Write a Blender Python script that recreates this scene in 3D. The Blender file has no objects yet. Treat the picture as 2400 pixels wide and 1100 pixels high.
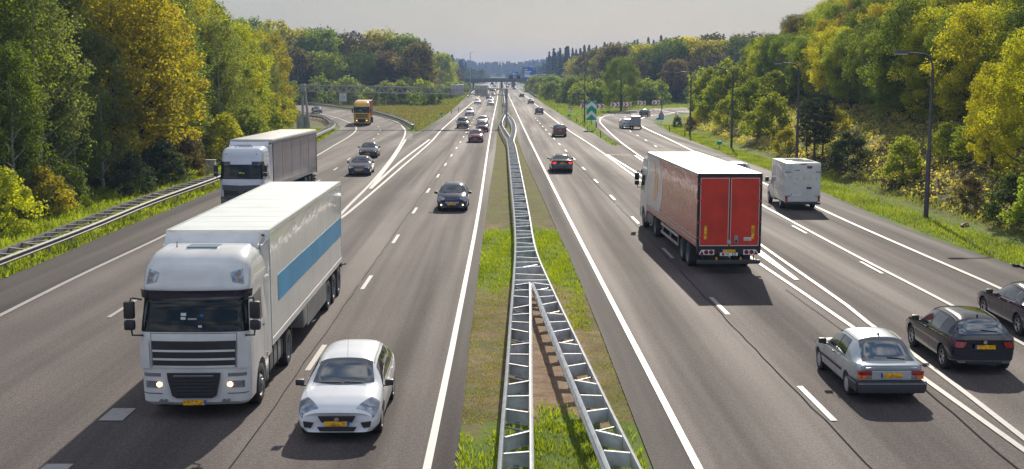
import bpy, bmesh, math, random
import numpy as np
from math import radians as R, sin, cos, pi, tan, atan, atan2, sqrt
from mathutils import Vector, Matrix, Euler
from mathutils.geometry import tessellate_polygon

# ------------------------------------------------------------------ camera, sky, sun, exposure
HAZE = 0.00026
S = bpy.context.scene
COL = S.collection
FPX, CAMH, HOR, VPX = 2757.0, 7.74, 179.0, 1176.0
PITCH = atan((550 - HOR) / FPX)
YAW = atan((1200 - VPX) / FPX * cos(PITCH))
cam_d = bpy.data.cameras.new('camera')
cam = bpy.data.objects.new('camera', cam_d); COL.objects.link(cam)
cam.location = (0, 0, CAMH)
cam.rotation_euler = Euler((R(90) - PITCH, 0, -YAW))
cam_d.sensor_width = 36.0
cam_d.lens = 36.0 * FPX / 2400
cam_d.clip_start = 0.5; cam_d.clip_end = 6000
S.camera = cam
CM = cam.rotation_euler.to_matrix()

SUN_EL, SUN_AZ = R(31.0), R(8.5)          # azimuth to the right of the road direction (+Y)
w = bpy.data.worlds.new('World'); S.world = w; w.use_nodes = True
nt = w.node_tree; nt.nodes.clear()
sky = nt.nodes.new('ShaderNodeTexSky'); sky.sky_type = 'NISHITA'; sky.sun_disc = False
sky.sun_elevation = SUN_EL; sky.sun_rotation = SUN_AZ
sky.air_density = 1.0; sky.dust_density = 1.0; sky.ozone_density = 1.0; sky.altitude = 0
# thin broken veil of cloud: pulls the sky towards grey, with soft brighter cloud forms
tc = nt.nodes.new('ShaderNodeTexCoord')
mp = nt.nodes.new('ShaderNodeMapping'); mp.inputs['Scale'].default_value = (1.0, 1.0, 3.2)
nz = nt.nodes.new('ShaderNodeTexNoise'); nz.inputs['Scale'].default_value = 2.3; nz.inputs['Detail'].default_value = 7; nz.inputs['Roughness'].default_value = .55
rp = nt.nodes.new('ShaderNodeValToRGB'); rp.color_ramp.elements[0].position = .42; rp.color_ramp.elements[1].position = .72
rp.color_ramp.elements[0].color = (1.0, 1.02, 1.08, 1); rp.color_ramp.elements[1].color = (1.6, 1.52, 1.4, 1)
mx = nt.nodes.new('ShaderNodeMix'); mx.data_type = 'RGBA'; mx.inputs[0].default_value = .90
# broken cloud with blue gaps in the half of the sky behind the camera
sx = nt.nodes.new('ShaderNodeSeparateXYZ'); bk = nt.nodes.new('ShaderNodeMapRange'); bk.inputs['From Min'].default_value = .62; bk.inputs['From Max'].default_value = .12
n2 = nt.nodes.new('ShaderNodeTexNoise'); n2.inputs['Scale'].default_value = 5.0; n2.inputs['Detail'].default_value = 6; n2.inputs['Roughness'].default_value = .5
r2 = nt.nodes.new('ShaderNodeValToRGB'); r2.color_ramp.elements[0].position = .44; r2.color_ramp.elements[1].position = .62
r2.color_ramp.elements[0].color = (.75, 1.25, 2.3, 1); r2.color_ramp.elements[1].color = (5.2, 5.1, 5.0, 1)
m3 = nt.nodes.new('ShaderNodeMix'); m3.data_type = 'RGBA'
nt.links.new(tc.outputs['Generated'], sx.inputs[0]); nt.links.new(sx.outputs['Y'], bk.inputs[0]); nt.links.new(mp.outputs[0], n2.inputs['Vector']); nt.links.new(n2.outputs['Fac'], r2.inputs[0])
nt.links.new(bk.outputs[0], m3.inputs[0]); nt.links.new(mx.outputs[2], m3.inputs[6]); nt.links.new(r2.outputs[0], m3.inputs[7])
bgn = nt.nodes.new('ShaderNodeBackground'); bgn.inputs['Strength'].default_value = .14
wo = nt.nodes.new('ShaderNodeOutputWorld')
nt.links.new(tc.outputs['Generated'], mp.inputs[0]); nt.links.new(mp.outputs[0], nz.inputs['Vector'])
nt.links.new(nz.outputs['Fac'], rp.inputs[0])
nt.links.new(sky.outputs[0], mx.inputs[6]); nt.links.new(rp.outputs[0], mx.inputs[7])
nt.links.new(m3.outputs[2], bgn.inputs[0]); nt.links.new(bgn.outputs[0], wo.inputs[0])

sd = bpy.data.lights.new('sun', 'SUN'); sd.energy = 3.9; sd.angle = R(.6); sd.color = (1, .905, .77)
so = bpy.data.objects.new('sun', sd); COL.objects.link(so)
sdir = Vector((sin(SUN_AZ) * cos(SUN_EL), cos(SUN_AZ) * cos(SUN_EL), sin(SUN_EL)))
so.rotation_euler = sdir.to_track_quat('Z', 'Y').to_euler()
so.location = (0, 60, 120)

S.view_settings.view_transform = 'Standard'; S.view_settings.look = 'None'
S.view_settings.exposure = 0.75; S.view_settings.gamma = 1.0
S.render.engine = 'CYCLES'
S.cycles.max_bounces = 8; S.cycles.transparent_max_bounces = 16; S.cycles.diffuse_bounces = 3
S.cycles.transmission_bounces = 6; S.cycles.volume_bounces = 0; S.cycles.use_denoising = True
S.cycles.sample_clamp_indirect = 3.0; S.cycles.sample_clamp_direct = 8.0; S.cycles.caustics_reflective = False

# ------------------------------------------------------------------ helpers
def G(px, py, z=0.0):
    """photo pixel -> point on the horizontal plane at height z"""
    d = CM @ Vector(((px - 1200) / FPX, -(py - 550) / FPX, -1.0))
    t = (z - CAMH) / d.z
    return Vector((d.x * t, d.y * t, z))
def PXof(p):
    v = CM.transposed() @ (Vector(p) - Vector((0, 0, CAMH)))
    return (1200 + FPX * v.x / -v.z, 550 - FPX * v.y / -v.z, -v.z)
def tag(o, label=None, cat=None, group=None, kind=None):
    if label: o['label'] = label
    if cat: o['category'] = cat
    if group: o['group'] = group
    if kind: o['kind'] = kind
    return o
def empty(name, loc=(0, 0, 0), rz=0.0, label=None, cat=None, group=None):
    o = bpy.data.objects.new(name, None); COL.objects.link(o)
    o.location = loc; o.rotation_euler = (0, 0, rz); o.empty_display_size = .3
    return tag(o, label, cat, group)
def copy_tree(o, parent=None):
    c = o.copy(); COL.objects.link(c); c.parent = parent
    for ch in [x for x in KIDS.get(o.name, [])]:
        k = copy_tree(ch, c); KIDS.setdefault(c.name, []).append(k)
    return c
KIDS = {}
def link_mesh(name, me, mats, parent=None, smooth=None):
    o = bpy.data.objects.new(name, me); COL.objects.link(o)
    for m in (mats if isinstance(mats, (list, tuple)) else [mats]): me.materials.append(m)
    if smooth is not None:
        me.polygons.foreach_set('use_smooth', [True] * len(me.polygons))
        me.set_sharp_from_angle(angle=R(smooth))
    if parent:
        o.parent = parent; KIDS.setdefault(parent.name, []).append(o)
    return o
class MB:
    def __init__(s): s.v = []; s.f = []; s.m = []
    def add(s, vs, fs, mi=0):
        b = len(s.v); s.v += [tuple(v) for v in vs]
        s.f += [tuple(b + i for i in f) for f in fs]; s.m += [mi] * len(fs); return s
    def box(s, x0, x1, y0, y1, z0, z1, bev=0.0, mi=0, M=None):
        if x0 > x1: x0, x1 = x1, x0
        if y0 > y1: y0, y1 = y1, y0
        if z0 > z1: z0, z1 = z1, z0
        if bev <= 0:
            vs = [Vector((x, y, z)) for z in (z0, z1) for y in (y0, y1) for x in (x0, x1)]
            fs = [(0, 2, 3, 1), (4, 5, 7, 6), (0, 1, 5, 4), (2, 6, 7, 3), (0, 4, 6, 2), (1, 3, 7, 5)]
        else:
            bm = bmesh.new()
            bmesh.ops.create_cube(bm, size=1)
            for v in bm.verts:
                v.co = Vector(((x0 + x1) / 2 + v.co.x * (x1 - x0), (y0 + y1) / 2 + v.co.y * (y1 - y0), (z0 + z1) / 2 + v.co.z * (z1 - z0)))
            bmesh.ops.bevel(bm, geom=bm.edges[:], offset=bev, segments=2, affect='EDGES', profile=.6)
            vs = [v.co.copy() for v in bm.verts]; bm.verts.index_update()
            fs = [[v.index for v in f.verts] for f in bm.faces]; bm.free()
        if M: vs = [M @ v for v in vs]
        return s.add(vs, fs, mi)
    def hexa(s, c, mi=0):
        """8 corners: bottom 4 ccw, top 4 ccw"""
        return s.add(c, [(3, 2, 1, 0), (4, 5, 6, 7), (0, 1, 5, 4), (1, 2, 6, 5), (2, 3, 7, 6), (3, 0, 4, 7)], mi)
    def tube(s, pts, r, n=6, mi=0, cap=True):
        pts = [Vector(p) for p in pts]; rr = r if isinstance(r, (list, tuple)) else [r] * len(pts)
        vs = []; fs = []; u = None
        for i, p in enumerate(pts):
            d = (pts[min(i + 1, len(pts) - 1)] - pts[max(i - 1, 0)]).normalized()
            if u is None: u = d.orthogonal().normalized()
            else: u = (u - d * u.dot(d)).normalized()
            w_ = d.cross(u)
            for k in range(n):
                a = 2 * pi * k / n; vs.append(p + (u * cos(a) + w_ * sin(a)) * rr[i])
        for i in range(len(pts) - 1):
            for k in range(n):
                fs.append((i * n + k, i * n + (k + 1) % n, (i + 1) * n + (k + 1) % n, (i + 1) * n + k))
        if cap: fs += [tuple(range(n - 1, -1, -1)), tuple((len(pts) - 1) * n + k for k in range(n))]
        return s.add(vs, fs, mi)
    def lathe_x(s, prof, n=24, c=(0, 0, 0), mi=0):
        """prof = [(x, r)] turned about the x axis"""
        vs = []; fs = []
        for x, r in prof:
            for k in range(n):
                a = 2 * pi * k / n; vs.append((c[0] + x, c[1] + r * cos(a), c[2] + r * sin(a)))
        for i in range(len(prof) - 1):
            for k in range(n):
                fs.append((i * n + k, i * n + (k + 1) % n, (i + 1) * n + (k + 1) % n, (i + 1) * n + k))
        return s.add(vs, fs, mi)
    def disc_y(s, c, r, n=16, th=.03, mi=0, sy=-1, sz=1.0):
        """round plate facing the -y (sy=-1) or +y direction"""
        vs = [(c[0] + r * cos(2 * pi * k / n), c[1], c[2] + sz * r * sin(2 * pi * k / n)) for k in range(n)]
        vs += [(x, y + sy * th, z) for x, y, z in vs]
        fs = [tuple(range(n)), tuple(range(2 * n - 1, n - 1, -1))] + [(k, k + n, (k + 1) % n + n, (k + 1) % n) for k in range(n)]
        return s.add(vs, fs, mi)
    def poly_y(s, pts, y, th=.02, mi=0):
        """x,z outline extruded along y (towards +y by th)"""
        n = len(pts)
        vs = [(x, y, z) for x, z in pts] + [(x, y + th, z) for x, z in pts]
        tris = tessellate_polygon([[Vector((x, z, 0)) for x, z in pts]])
        fs = [tuple(t) for t in tris] + [tuple(i + n for i in t[::-1]) for t in tris] + [(k, (k + 1) % n, (k + 1) % n + n, k + n) for k in range(n)]
        return s.add(vs, fs, mi)
    def build(s, name, mats, parent=None, smooth=None, fix=True):
        me = bpy.data.meshes.new(name); me.from_pydata([tuple(v) for v in s.v], [], s.f)
        if any(s.m): me.polygons.foreach_set('material_index', s.m)
        if fix:
            bm = bmesh.new(); bm.from_mesh(me); bmesh.ops.recalc_face_normals(bm, faces=bm.faces[:]); bm.to_mesh(me); bm.free()
        me.update()
        return link_mesh(name, me, mats, parent, smooth)
def np_mesh(name, V, F, attr=None):
    """V (n,3) float array, F (m,k) int array"""
    me = bpy.data.meshes.new(name); V = np.asarray(V, np.float32); F = np.asarray(F, np.int32)
    me.vertices.add(len(V)); me.vertices.foreach_set('co', V.ravel())
    k = F.shape[1]; me.loops.add(F.size); me.loops.foreach_set('vertex_index', F.ravel())
    me.polygons.add(len(F)); me.polygons.foreach_set('loop_start', np.arange(0, F.size, k, dtype=np.int32))
    if attr is not None:
        a = me.attributes.new('tint', 'FLOAT', 'FACE'); a.data.foreach_set('value', np.asarray(attr, np.float32))
    me.update(); me.validate(); return me
def pchip(xs, ys):
    xs = np.array(xs, float); ys = np.array(ys, float); h = np.diff(xs); d = np.diff(ys) / h
    m = np.zeros(len(xs))
    for i in range(1, len(xs) - 1):
        if d[i - 1] * d[i] > 0:
            w1 = 2 * h[i] + h[i - 1]; w2 = h[i] + 2 * h[i - 1]; m[i] = (w1 + w2) / (w1 / d[i - 1] + w2 / d[i])
    m[0] = d[0]; m[-1] = d[-1]
    def f(x):
        x = min(max(x, xs[0]), xs[-1]); i = int(min(np.searchsorted(xs, x, 'right') - 1, len(h) - 1)); t = (x - xs[i]) / h[i]
        return float((2*t**3-3*t**2+1)*ys[i] + (t**3-2*t**2+t)*h[i]*m[i] + (-2*t**3+3*t**2)*ys[i+1] + (t**3-t**2)*h[i]*m[i+1])
    return f
def path(pts, step=2.0, smooth=True):
    """dense polyline through ground points (centripetal-ish Catmull-Rom)"""
    P = [Vector(p) for p in pts]
    if smooth and len(P) > 2:
        out = []
        for i in range(len(P) - 1):
            p0 = P[i - 1] if i else P[0] * 2 - P[1]; p1, p2 = P[i], P[i + 1]; p3 = P[i + 2] if i + 2 < len(P) else P[-1] * 2 - P[-2]
            L = max((p2 - p1).length, 1e-6)
            m1 = (p2 - p0) / max((p2 - p0).length, 1e-6) * L; m2 = (p3 - p1) / max((p3 - p1).length, 1e-6) * L
            n = max(2, int(L / 2))
            for k in range(n):
                t = k / n
                out.append((2*t**3-3*t**2+1)*p1 + (t**3-2*t**2+t)*m1 + (-2*t**3+3*t**2)*p2 + (t**3-t**2)*m2)
        out.append(P[-1]); P = out
    return resample(P, step)
def resample(P, step):
    d = [0]
    for a, b in zip(P, P[1:]): d.append(d[-1] + (b - a).length)
    out = []; n = max(1, int(round(d[-1] / step))); j = 0
    for k in range(n + 1):
        s = d[-1] * k / n
        while j < len(P) - 2 and d[j + 1] < s: j += 1
        t = (s - d[j]) / max(d[j + 1] - d[j], 1e-9); out.append(P[j].lerp(P[j + 1], min(max(t, 0), 1)))
    return out
def gp(pts, z=0.0): return [G(x, y, z) for x, y in pts]

# ------------------------------------------------------------------ materials
def mat(name, col, rough=.5, metal=0.0, spec=.5, coat=0.0, emit=None, es=1.0, noise=None, bump=None):
    m = bpy.data.materials.new(name); m.use_nodes = True; n = m.node_tree; b = n.nodes['Principled BSDF']
    b.inputs['Base Color'].default_value = (*col, 1); b.inputs['Roughness'].default_value = rough
    b.inputs['Metallic'].default_value = metal; b.inputs['Specular IOR Level'].default_value = spec
    b.inputs['Coat Weight'].default_value = coat; b.inputs['Coat Roughness'].default_value = .04
    if emit: b.inputs['Emission Color'].default_value = (*emit, 1); b.inputs['Emission Strength'].default_value = es
    if noise:   # (scale, amount, detail) : dirt / unevenness of the colour
        t = n.nodes.new('ShaderNodeTexCoord'); z = n.nodes.new('ShaderNodeTexNoise'); z.inputs['Scale'].default_value = noise[0]; z.inputs['Detail'].default_value = noise[2] if len(noise) > 2 else 5
        mr = n.nodes.new('ShaderNodeMapRange'); mr.inputs['From Min'].default_value = .3; mr.inputs['From Max'].default_value = .7
        mr.inputs['To Min'].default_value = 1 - noise[1]; mr.inputs['To Max'].default_value = 1 + noise[1] * .5
        vm = n.nodes.new('ShaderNodeVectorMath'); vm.operation = 'SCALE'; vm.inputs[0].default_value = col
        n.links.new(t.outputs['Object'], z.inputs['Vector']); n.links.new(z.outputs['Fac'], mr.inputs[0]); n.links.new(mr.outputs[0], vm.inputs['Scale']); n.links.new(vm.outputs[0], b.inputs['Base Color'])
        if bump:
            bp = n.nodes.new('ShaderNodeBump'); bp.inputs['Strength'].default_value = bump; bp.inputs['Distance'].default_value = .02
            n.links.new(z.outputs['Fac'], bp.inputs['Height']); n.links.new(bp.outputs[0], b.inputs['Normal'])
    return m
def nodes_of(m): return m.node_tree, m.node_tree.nodes['Principled BSDF']
def paint(name, col, rough=.3, metal=0.0, dirt=.12): return mat(name, col, rough, metal, .5, .6, noise=(1.3, dirt, 6))

M_rubber = mat('rubber', (.02, .02, .022), .8, noise=(30, .3))
M_plastic = mat('black_plastic', (.022, .022, .025), .5)
M_greyplas = mat('grey_plastic', (.07, .075, .085), .5)
M_dark = mat('underbody_dark', (.012, .012, .013), .9)
M_alloy = mat('alloy', (.5, .5, .52), .3, .9)
M_hub = mat('hubcap', (.42, .43, .45), .4, .2)
M_chrome = mat('chrome', (.75, .75, .78), .12, 1.0)
M_glass = mat('car_glass', (.016, .028, .034), .05, 0, .9, coat=.5); M_glass.node_tree.nodes['Principled BSDF'].inputs['IOR'].default_value = 1.9
M_lens = mat('lamp_lens', (.30, .33, .37), .1, .5, .8, coat=.5, noise=(7, .45, 2))
M_lampon = mat('lamp_lit', (1, .8, .5), .3, emit=(1, .62, .28), es=2.6)
M_tail = mat('tail_red', (.35, .008, .01), .15, coat=.8, noise=(9, .35))
M_brake = mat('brake_lit', (.8, .02, .02), .3, emit=(1, .03, .02), es=.7)
M_amber = mat('amber', (.7, .16, .01), .2, coat=.5)
M_plate = mat('plate_yellow', (.8, .42, .01), .4, noise=(14, .55, 1))
M_plblue = mat('plate_blue', (.02, .09, .45), .4)
M_whitep = mat('white_paint_matt', (.75, .75, .74), .5)
M_galv = mat('galvanised_steel', (.52, .55, .58), .38, .75, noise=(6, .25))
M_galvd = mat('galvanised_steel_dull', (.27, .29, .31), .5, .6, noise=(5, .3))
M_rail_old = mat('weathered_rail', (.17, .165, .16), .7, .1, noise=(3, .35))
M_steel = mat('painted_grey_steel', (.36, .365, .36), .55, 0, noise=(3, .2))
M_polesteel = mat('lamp_pole_steel', (.075, .068, .075), .55, .2, noise=(3, .35))
M_conc = mat('concrete', (.40, .39, .36), .85, noise=(2.5, .2, 8))
M_concd = mat('concrete_bridge', (.20, .20, .20), .9, noise=(.6, .3, 8))
M_red = mat('sign_red', (.52, .018, .035), .4)
M_white = mat('sign_white', (.82, .82, .82), .45)
M_green = mat('sign_green', (.0, .36, .22), .4)
M_blue = mat('sign_blue', (.010, .14, .52), .4)
M_black = mat('sign_black', (.015, .015, .016), .5)
M_signback = mat('sign_back_grey', (.52, .52, .5), .55, .3, noise=(2, .2))
# ------------------------------------------------------------------ ground and roads
def sm(a, b, x):
    t = np.clip((np.asarray(x, float) - a) / (b - a), 0, 1); return t * t * (3 - 2 * t)
ER_Y = [-50, 48, 80, 97, 125, 150, 171, 194, 211, 230, 242, 400]
ER_X = [19.5, 21.0, 21.5, 22.0, 22.4, 23.2, 24, 26, 29, 34, 40, 60]
EL_Y = [-50, 45, 58, 82, 125, 147, 164, 174, 201, 237, 400]
EL_X = [19.0, 19.1, 19.3, 19.5, 20.8, 22, 23.4, 24.4, 29.5, 38, 55]
def HZ(x, y):
    x = np.asarray(x, float); y = np.asarray(y, float)
    er = np.interp(y, ER_Y, ER_X); el = np.interp(y, EL_Y, EL_X)
    r1 = np.clip((x - er - 3.2) * .40, 0, 13) * (1 - sm(205, 238, y))
    l1 = np.clip((-x - el - 8.0) * .16, 0, 6) * (1 - sm(185, 222, y))
    r2 = np.clip((x - 26) * .12, 0, 9) * sm(345, 430, y)
    l2 = np.clip((-x - 32) * .12, 0, 8) * sm(340, 430, y)
    far = 12 * sm(1950, 2200, y)
    return -0.06 + r1 + l1 + r2 + l2 + far
def hz(x, y): return float(HZ(x, y))

def ground_mat(name):
    m = bpy.data.materials.new(name); m.use_nodes = True; n, b = nodes_of(m)
    t = n.nodes.new('ShaderNodeTexCoord')
    def noise(sc, det=6, rough=.6):
        z = n.nodes.new('ShaderNodeTexNoise'); z.inputs['Scale'].default_value = sc; z.inputs['Detail'].default_value = det; z.inputs['Roughness'].default_value = rough
        n.links.new(t.outputs['Object'], z.inputs['Vector']); return z.outputs['Fac']
    def ramp(fac, els):
        r = n.nodes.new('ShaderNodeValToRGB'); e = r.color_ramp.elements
        while len(e) < len(els): e.new(.5)
        for k, (p, c) in enumerate(els): e[k].position = p; e[k].color = (*c, 1)
        n.links.new(fac, r.inputs[0]); return r.outputs[0]
    def mixc(f, a, c):
        x = n.nodes.new('ShaderNodeMix'); x.data_type = 'RGBA'; n.links.new(f, x.inputs[0]); n.links.new(a, x.inputs[6]); n.links.new(c, x.inputs[7]); return x.outputs[2]
    def attr(nm):
        a = n.nodes.new('ShaderNodeAttribute'); a.attribute_name = nm; return a.outputs['Fac']
    def soft(a, nz_, k=.5):    # attribute broken up by noise -> 0..1
        ma = n.nodes.new('ShaderNodeMath'); ma.operation = 'MULTIPLY_ADD'; n.links.new(nz_, ma.inputs[0]); ma.inputs[1].default_value = k * 2; ma.inputs[2].default_value = -k
        ad = n.nodes.new('ShaderNodeMath'); ad.operation = 'ADD'; n.links.new(a, ad.inputs[0]); n.links.new(ma.outputs[0], ad.inputs[1])
        mr = n.nodes.new('ShaderNodeMapRange'); mr.inputs['From Min'].default_value = .35; mr.inputs['From Max'].default_value = .65; n.links.new(ad.outputs[0], mr.inputs[0]); return mr.outputs[0]
    grass = ramp(noise(.5, 9), [(.3, (.055, .10, .014)), (.5, (.10, .155, .02)), (.7, (.15, .17, .035))])
    dry = ramp(noise(1.3, 9), [(.3, (.07, .05, .026)), (.48, (.115, .095, .04)), (.6, (.09, .10, .028)), (.75, (.155, .125, .07))])
    sand = ramp(noise(2.2, 10, .7), [(.28, (.11, .072, .048)), (.5, (.24, .165, .11)), (.72, (.33, .24, .165))])
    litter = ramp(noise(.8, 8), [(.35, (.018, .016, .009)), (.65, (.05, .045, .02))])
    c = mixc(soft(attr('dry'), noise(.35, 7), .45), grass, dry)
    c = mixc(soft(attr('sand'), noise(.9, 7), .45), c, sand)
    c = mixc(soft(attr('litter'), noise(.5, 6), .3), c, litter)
    n.links.new(c, b.inputs['Base Color']); b.inputs['Roughness'].default_value = .95; b.inputs['Specular IOR Level'].default_value = .15
    bp = n.nodes.new('ShaderNodeBump'); bp.inputs['Strength'].default_value = .7; bp.inputs['Distance'].default_value = .08
    n.links.new(noise(5, 9, .75), bp.inputs['Height']); n.links.new(bp.outputs[0], b.inputs['Normal'])
    return m
M_ground = ground_mat('verge_ground')
def grid_sheet(name, xs, ys, zf, cover):
    X, Y = np.meshgrid(xs, ys); V = np.stack([X, Y, zf(X, Y)], -1).reshape(-1, 3)
    nx, ny = len(xs), len(ys); i = np.arange(nx * ny).reshape(ny, nx)
    F = np.stack([i[:-1, :-1], i[:-1, 1:], i[1:, 1:], i[1:, :-1]], -1).reshape(-1, 4)
    me = np_mesh(name, V, F)
    for k, f in cover.items():
        a = me.attributes.new(k, 'FLOAT', 'POINT'); a.data.foreach_set('value', f(X, Y).ravel().astype(np.float32))
    o = link_mesh(name, me, M_ground); me.polygons.foreach_set('use_smooth', [True] * len(me.polygons))
    return tag(o, kind='structure')
xs = np.unique(np.concatenate([-np.geomspace(70, 900, 18), np.arange(-70, -18, 1.5), np.arange(-18, 19, 6), np.arange(19, 70, 1.5), np.geomspace(70, 900, 18)]))
ys = np.unique(np.concatenate([np.arange(-60, 10, 10), np.arange(10, 250, 3), np.arange(250, 500, 10), np.geomspace(500, 3600, 30)]))
def c_dry(X, Y):
    er = np.interp(Y, ER_Y, ER_X); el = np.interp(Y, EL_Y, EL_X)
    bank = sm(2.2, 4.5, X - er) * (1 - sm(230, 260, Y))
    gore = sm(-13, -15, X) * sm(165, 200, Y) * .8 + sm(12, 16, X) * sm(240, 260, Y) * .3
    return np.clip(bank + gore, 0, 1)
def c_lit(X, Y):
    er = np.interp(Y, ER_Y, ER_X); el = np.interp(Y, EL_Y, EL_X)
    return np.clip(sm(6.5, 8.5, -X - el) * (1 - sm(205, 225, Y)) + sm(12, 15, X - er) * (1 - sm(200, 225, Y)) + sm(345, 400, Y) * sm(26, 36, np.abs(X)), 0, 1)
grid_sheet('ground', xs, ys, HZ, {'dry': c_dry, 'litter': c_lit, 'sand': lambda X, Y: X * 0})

def asphalt_mat(name, base, seed, wheel=True, rough=.85):
    m = bpy.data.materials.new(name); m.use_nodes = True; n, b = nodes_of(m)
    t = n.nodes.new('ShaderNodeTexCoord')
    def noise(sc, det, scale3=None, rg=.6):
        z = n.nodes.new('ShaderNodeTexNoise'); z.inputs['Scale'].default_value = sc; z.inputs['Detail'].default_value = det; z.inputs['Roughness'].default_value = rg
        mpn = n.nodes.new('ShaderNodeMapping'); mpn.inputs['Location'].default_value = (seed, seed * 2, 0)
        if scale3: mpn.inputs['Scale'].default_value = scale3
        n.links.new(t.outputs['Object'], mpn.inputs[0]); n.links.new(mpn.outputs[0], z.inputs['Vector']); return z.outputs['Fac']
    def mr(fac, a, c, lo, hi):
        q = n.nodes.new('ShaderNodeMapRange'); q.inputs['From Min'].default_value = a; q.inputs['From Max'].default_value = c; q.inputs['To Min'].default_value = lo; q.inputs['To Max'].default_value = hi
        n.links.new(fac, q.inputs[0]); return q.outputs[0]
    def mul(a, c):
        q = n.nodes.new('ShaderNodeMath'); q.operation = 'MULTIPLY'; n.links.new(a, q.inputs[0]); n.links.new(c, q.inputs[1]); return q.outputs[0]
    fine = mr(noise(22, 4, rg=.85), .36, .66, .35, 1.75)          # aggregate
    gr = mr(noise(8, 5, rg=.85), .35, .65, .72, 1.32)
    streak = mr(noise(1.0, 4, (.62, .012, 1)), .32, .68, .70, 1.32) # tyre-polished and oily bands along the lanes
    blot = mr(noise(.11, 5), .35, .65, .86, 1.13)
    f = mul(mul(fine, gr), mul(streak, blot))
    vm = n.nodes.new('ShaderNodeVectorMath'); vm.operation = 'SCALE'; vm.inputs[0].default_value = base
    n.links.new(f, vm.inputs['Scale']); n.links.new(vm.outputs[0], b.inputs['Base Color'])
    b.inputs['Roughness'].default_value = rough; b.inputs['Specular IOR Level'].default_value = .22
    n.links.new(mr(noise(1.0, 3, (.62, .012, 1)), .35, .65, rough + .07, rough - .07), b.inputs['Roughness'])
    bp = n.nodes.new('ShaderNodeBump'); bp.inputs['Strength'].default_value = .5; bp.inputs['Distance'].default_value = .01
    n.links.new(noise(45, 3, rg=.8), bp.inputs['Height']); n.links.new(bp.outputs[0], b.inputs['Normal'])
    return m
M_asph = asphalt_mat('asphalt', (.073, .0605, .057), 3.1)
M_asph2 = asphalt_mat('asphalt_shoulder', (.043, .0365, .0355), 9.7)
M_asph3 = asphalt_mat('asphalt_ramp', (.098, .09, .083), 5.2)
def line_mat(name, col):
    m = mat(name, col, .55); n, b = nodes_of(m)
    t = n.nodes.new('ShaderNodeTexCoord'); z = n.nodes.new('ShaderNodeTexNoise'); z.inputs['Scale'].default_value = 5; z.inputs['Detail'].default_value = 9; z.inputs['Roughness'].default_value = .75
    r = n.nodes.new('ShaderNodeValToRGB'); e = r.color_ramp.elements; e[0].position = .3; e[1].position = .52
    e[0].color = (.22, .2, .185, 1); e[1].color = (*col, 1)
    n.links.new(t.outputs['Object'], z.inputs['Vector']); n.links.new(z.outputs['Fac'], r.inputs[0]); n.links.new(r.outputs[0], b.inputs['Base Color'])
    return m
M_line = line_mat('road_paint', (.30, .29, .278))
M_joint_shadow = mat('bitumen_joint_and_shadow', (.03, .027, .025), .95, 0, .05)
M_thin = mat('road_paint_thin', (.30, .29, .27), .6)

def ext(P, d, end=False):
    """extend a ground polyline by d metres at its start (or end)"""
    P = list(P)
    if end: P.append(P[-1] + (P[-1] - P[-2]).normalized() * d)
    else: P.insert(0, P[0] + (P[0] - P[1]).normalized() * d)
    return P
def sheet(name, poly, z, m, skirt=0.0):
    pts = [Vector((p[0], p[1], z)) for p in poly]
    if skirt:      # an asphalt slab with an edge
        n = len(pts); tris = tessellate_polygon([[Vector((p.x, p.y, 0)) for p in pts]])
        vs = [tuple(p) for p in pts] + [(p.x, p.y, z - skirt) for p in pts]
        fs = [tuple(t) for t in tris] + [(k, (k + 1) % n, (k + 1) % n + n, k + n) for k in range(n)]
    else:
        tris = tessellate_polygon([[Vector((p.x, p.y, 0)) for p in pts]]); vs = [tuple(p) for p in pts]; fs = [tuple(t) for t in tris]
    me = bpy.data.meshes.new(name); me.from_pydata(vs, [], fs)
    bm = bmesh.new(); bm.from_mesh(me)
    for f in bm.faces:
        f.normal_update()
        if abs(f.normal.z) > .5 and f.normal.z < 0: f.normal_flip()
    bm.to_mesh(me); bm.free()
    return tag(link_mesh(name, me, m), kind='structure')
FARL, FARR = Vector((-16.5, 1990, 0)), Vector((-2.4, 1990, 0))
left_outer = gp([(0,655),(124,606),(262,544),(383,498),(521,439),(716,350),(761,324),(788,309),(796,302),(793,295),(783,285),(750,269),(717,263),(600,254),(400,243)])
left_rampfar = gp([(400,228),(600,238),(698,245),(770,252),(823,260),(870,268),(917,281),(943,293),(957,303),(962,311),(967,315)])
left_main = gp([(967,315),(984,310),(1050,267),(1101,222),(1142,194.6)])
median_l = gp([(1072,1100),(1091,882),(1140,500),(1163,336),(1168.5,232),(1170.7,194.6)])
left_outer = ext(left_outer, 60); ml = ext(median_l, 60)
LO = path(left_outer, 4)
polyL = LO + path(left_rampfar, 4) + path(left_main, 12) + [FARL, FARR] + path(ml, 8)[::-1]
sheet('left_carriageway', polyL, 0, M_asph, .2)
median_r = gp([(1530,1094),(1453.5,898),(1377,702),(1288,500),(1216,336),(1188,232),(1179,194.6)])
right_main = gp([(1210,194.6),(1236,216),(1272,242),(1331,280),(1371,303),(1400,320),(1433,341)])
gore_back = gp([(1458,341),(1424.5,321),(1395,292),(1391,284),(1395,277),(1424.5,266),(1483,258.5),(1541,254),(1613.6,252),(1800,247),(2100,241)])
right_outer = gp([(2400,627),(2279,591.5),(2171,553.7),(2052.6,506),(1920,447),(1807,400),(1731,374),(1672,350),(1599,321),(1555,303.6),(1534,290),(1536,280),(1564,271.6),(1613.6,265),(1800,257),(2100,250)])
right_outer = ext(right_outer, 70); mr_ = ext(median_r, 60); RO = path(right_outer, 4)
polyR = path(mr_, 8) + [Vector((3.2, 1990, 0)), Vector((17.0, 1990, 0))] + path(right_main, 10) + path(gore_back, 4) + RO[::-1]
sheet('right_carriageway', polyR, 0, M_asph, .2)

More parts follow.
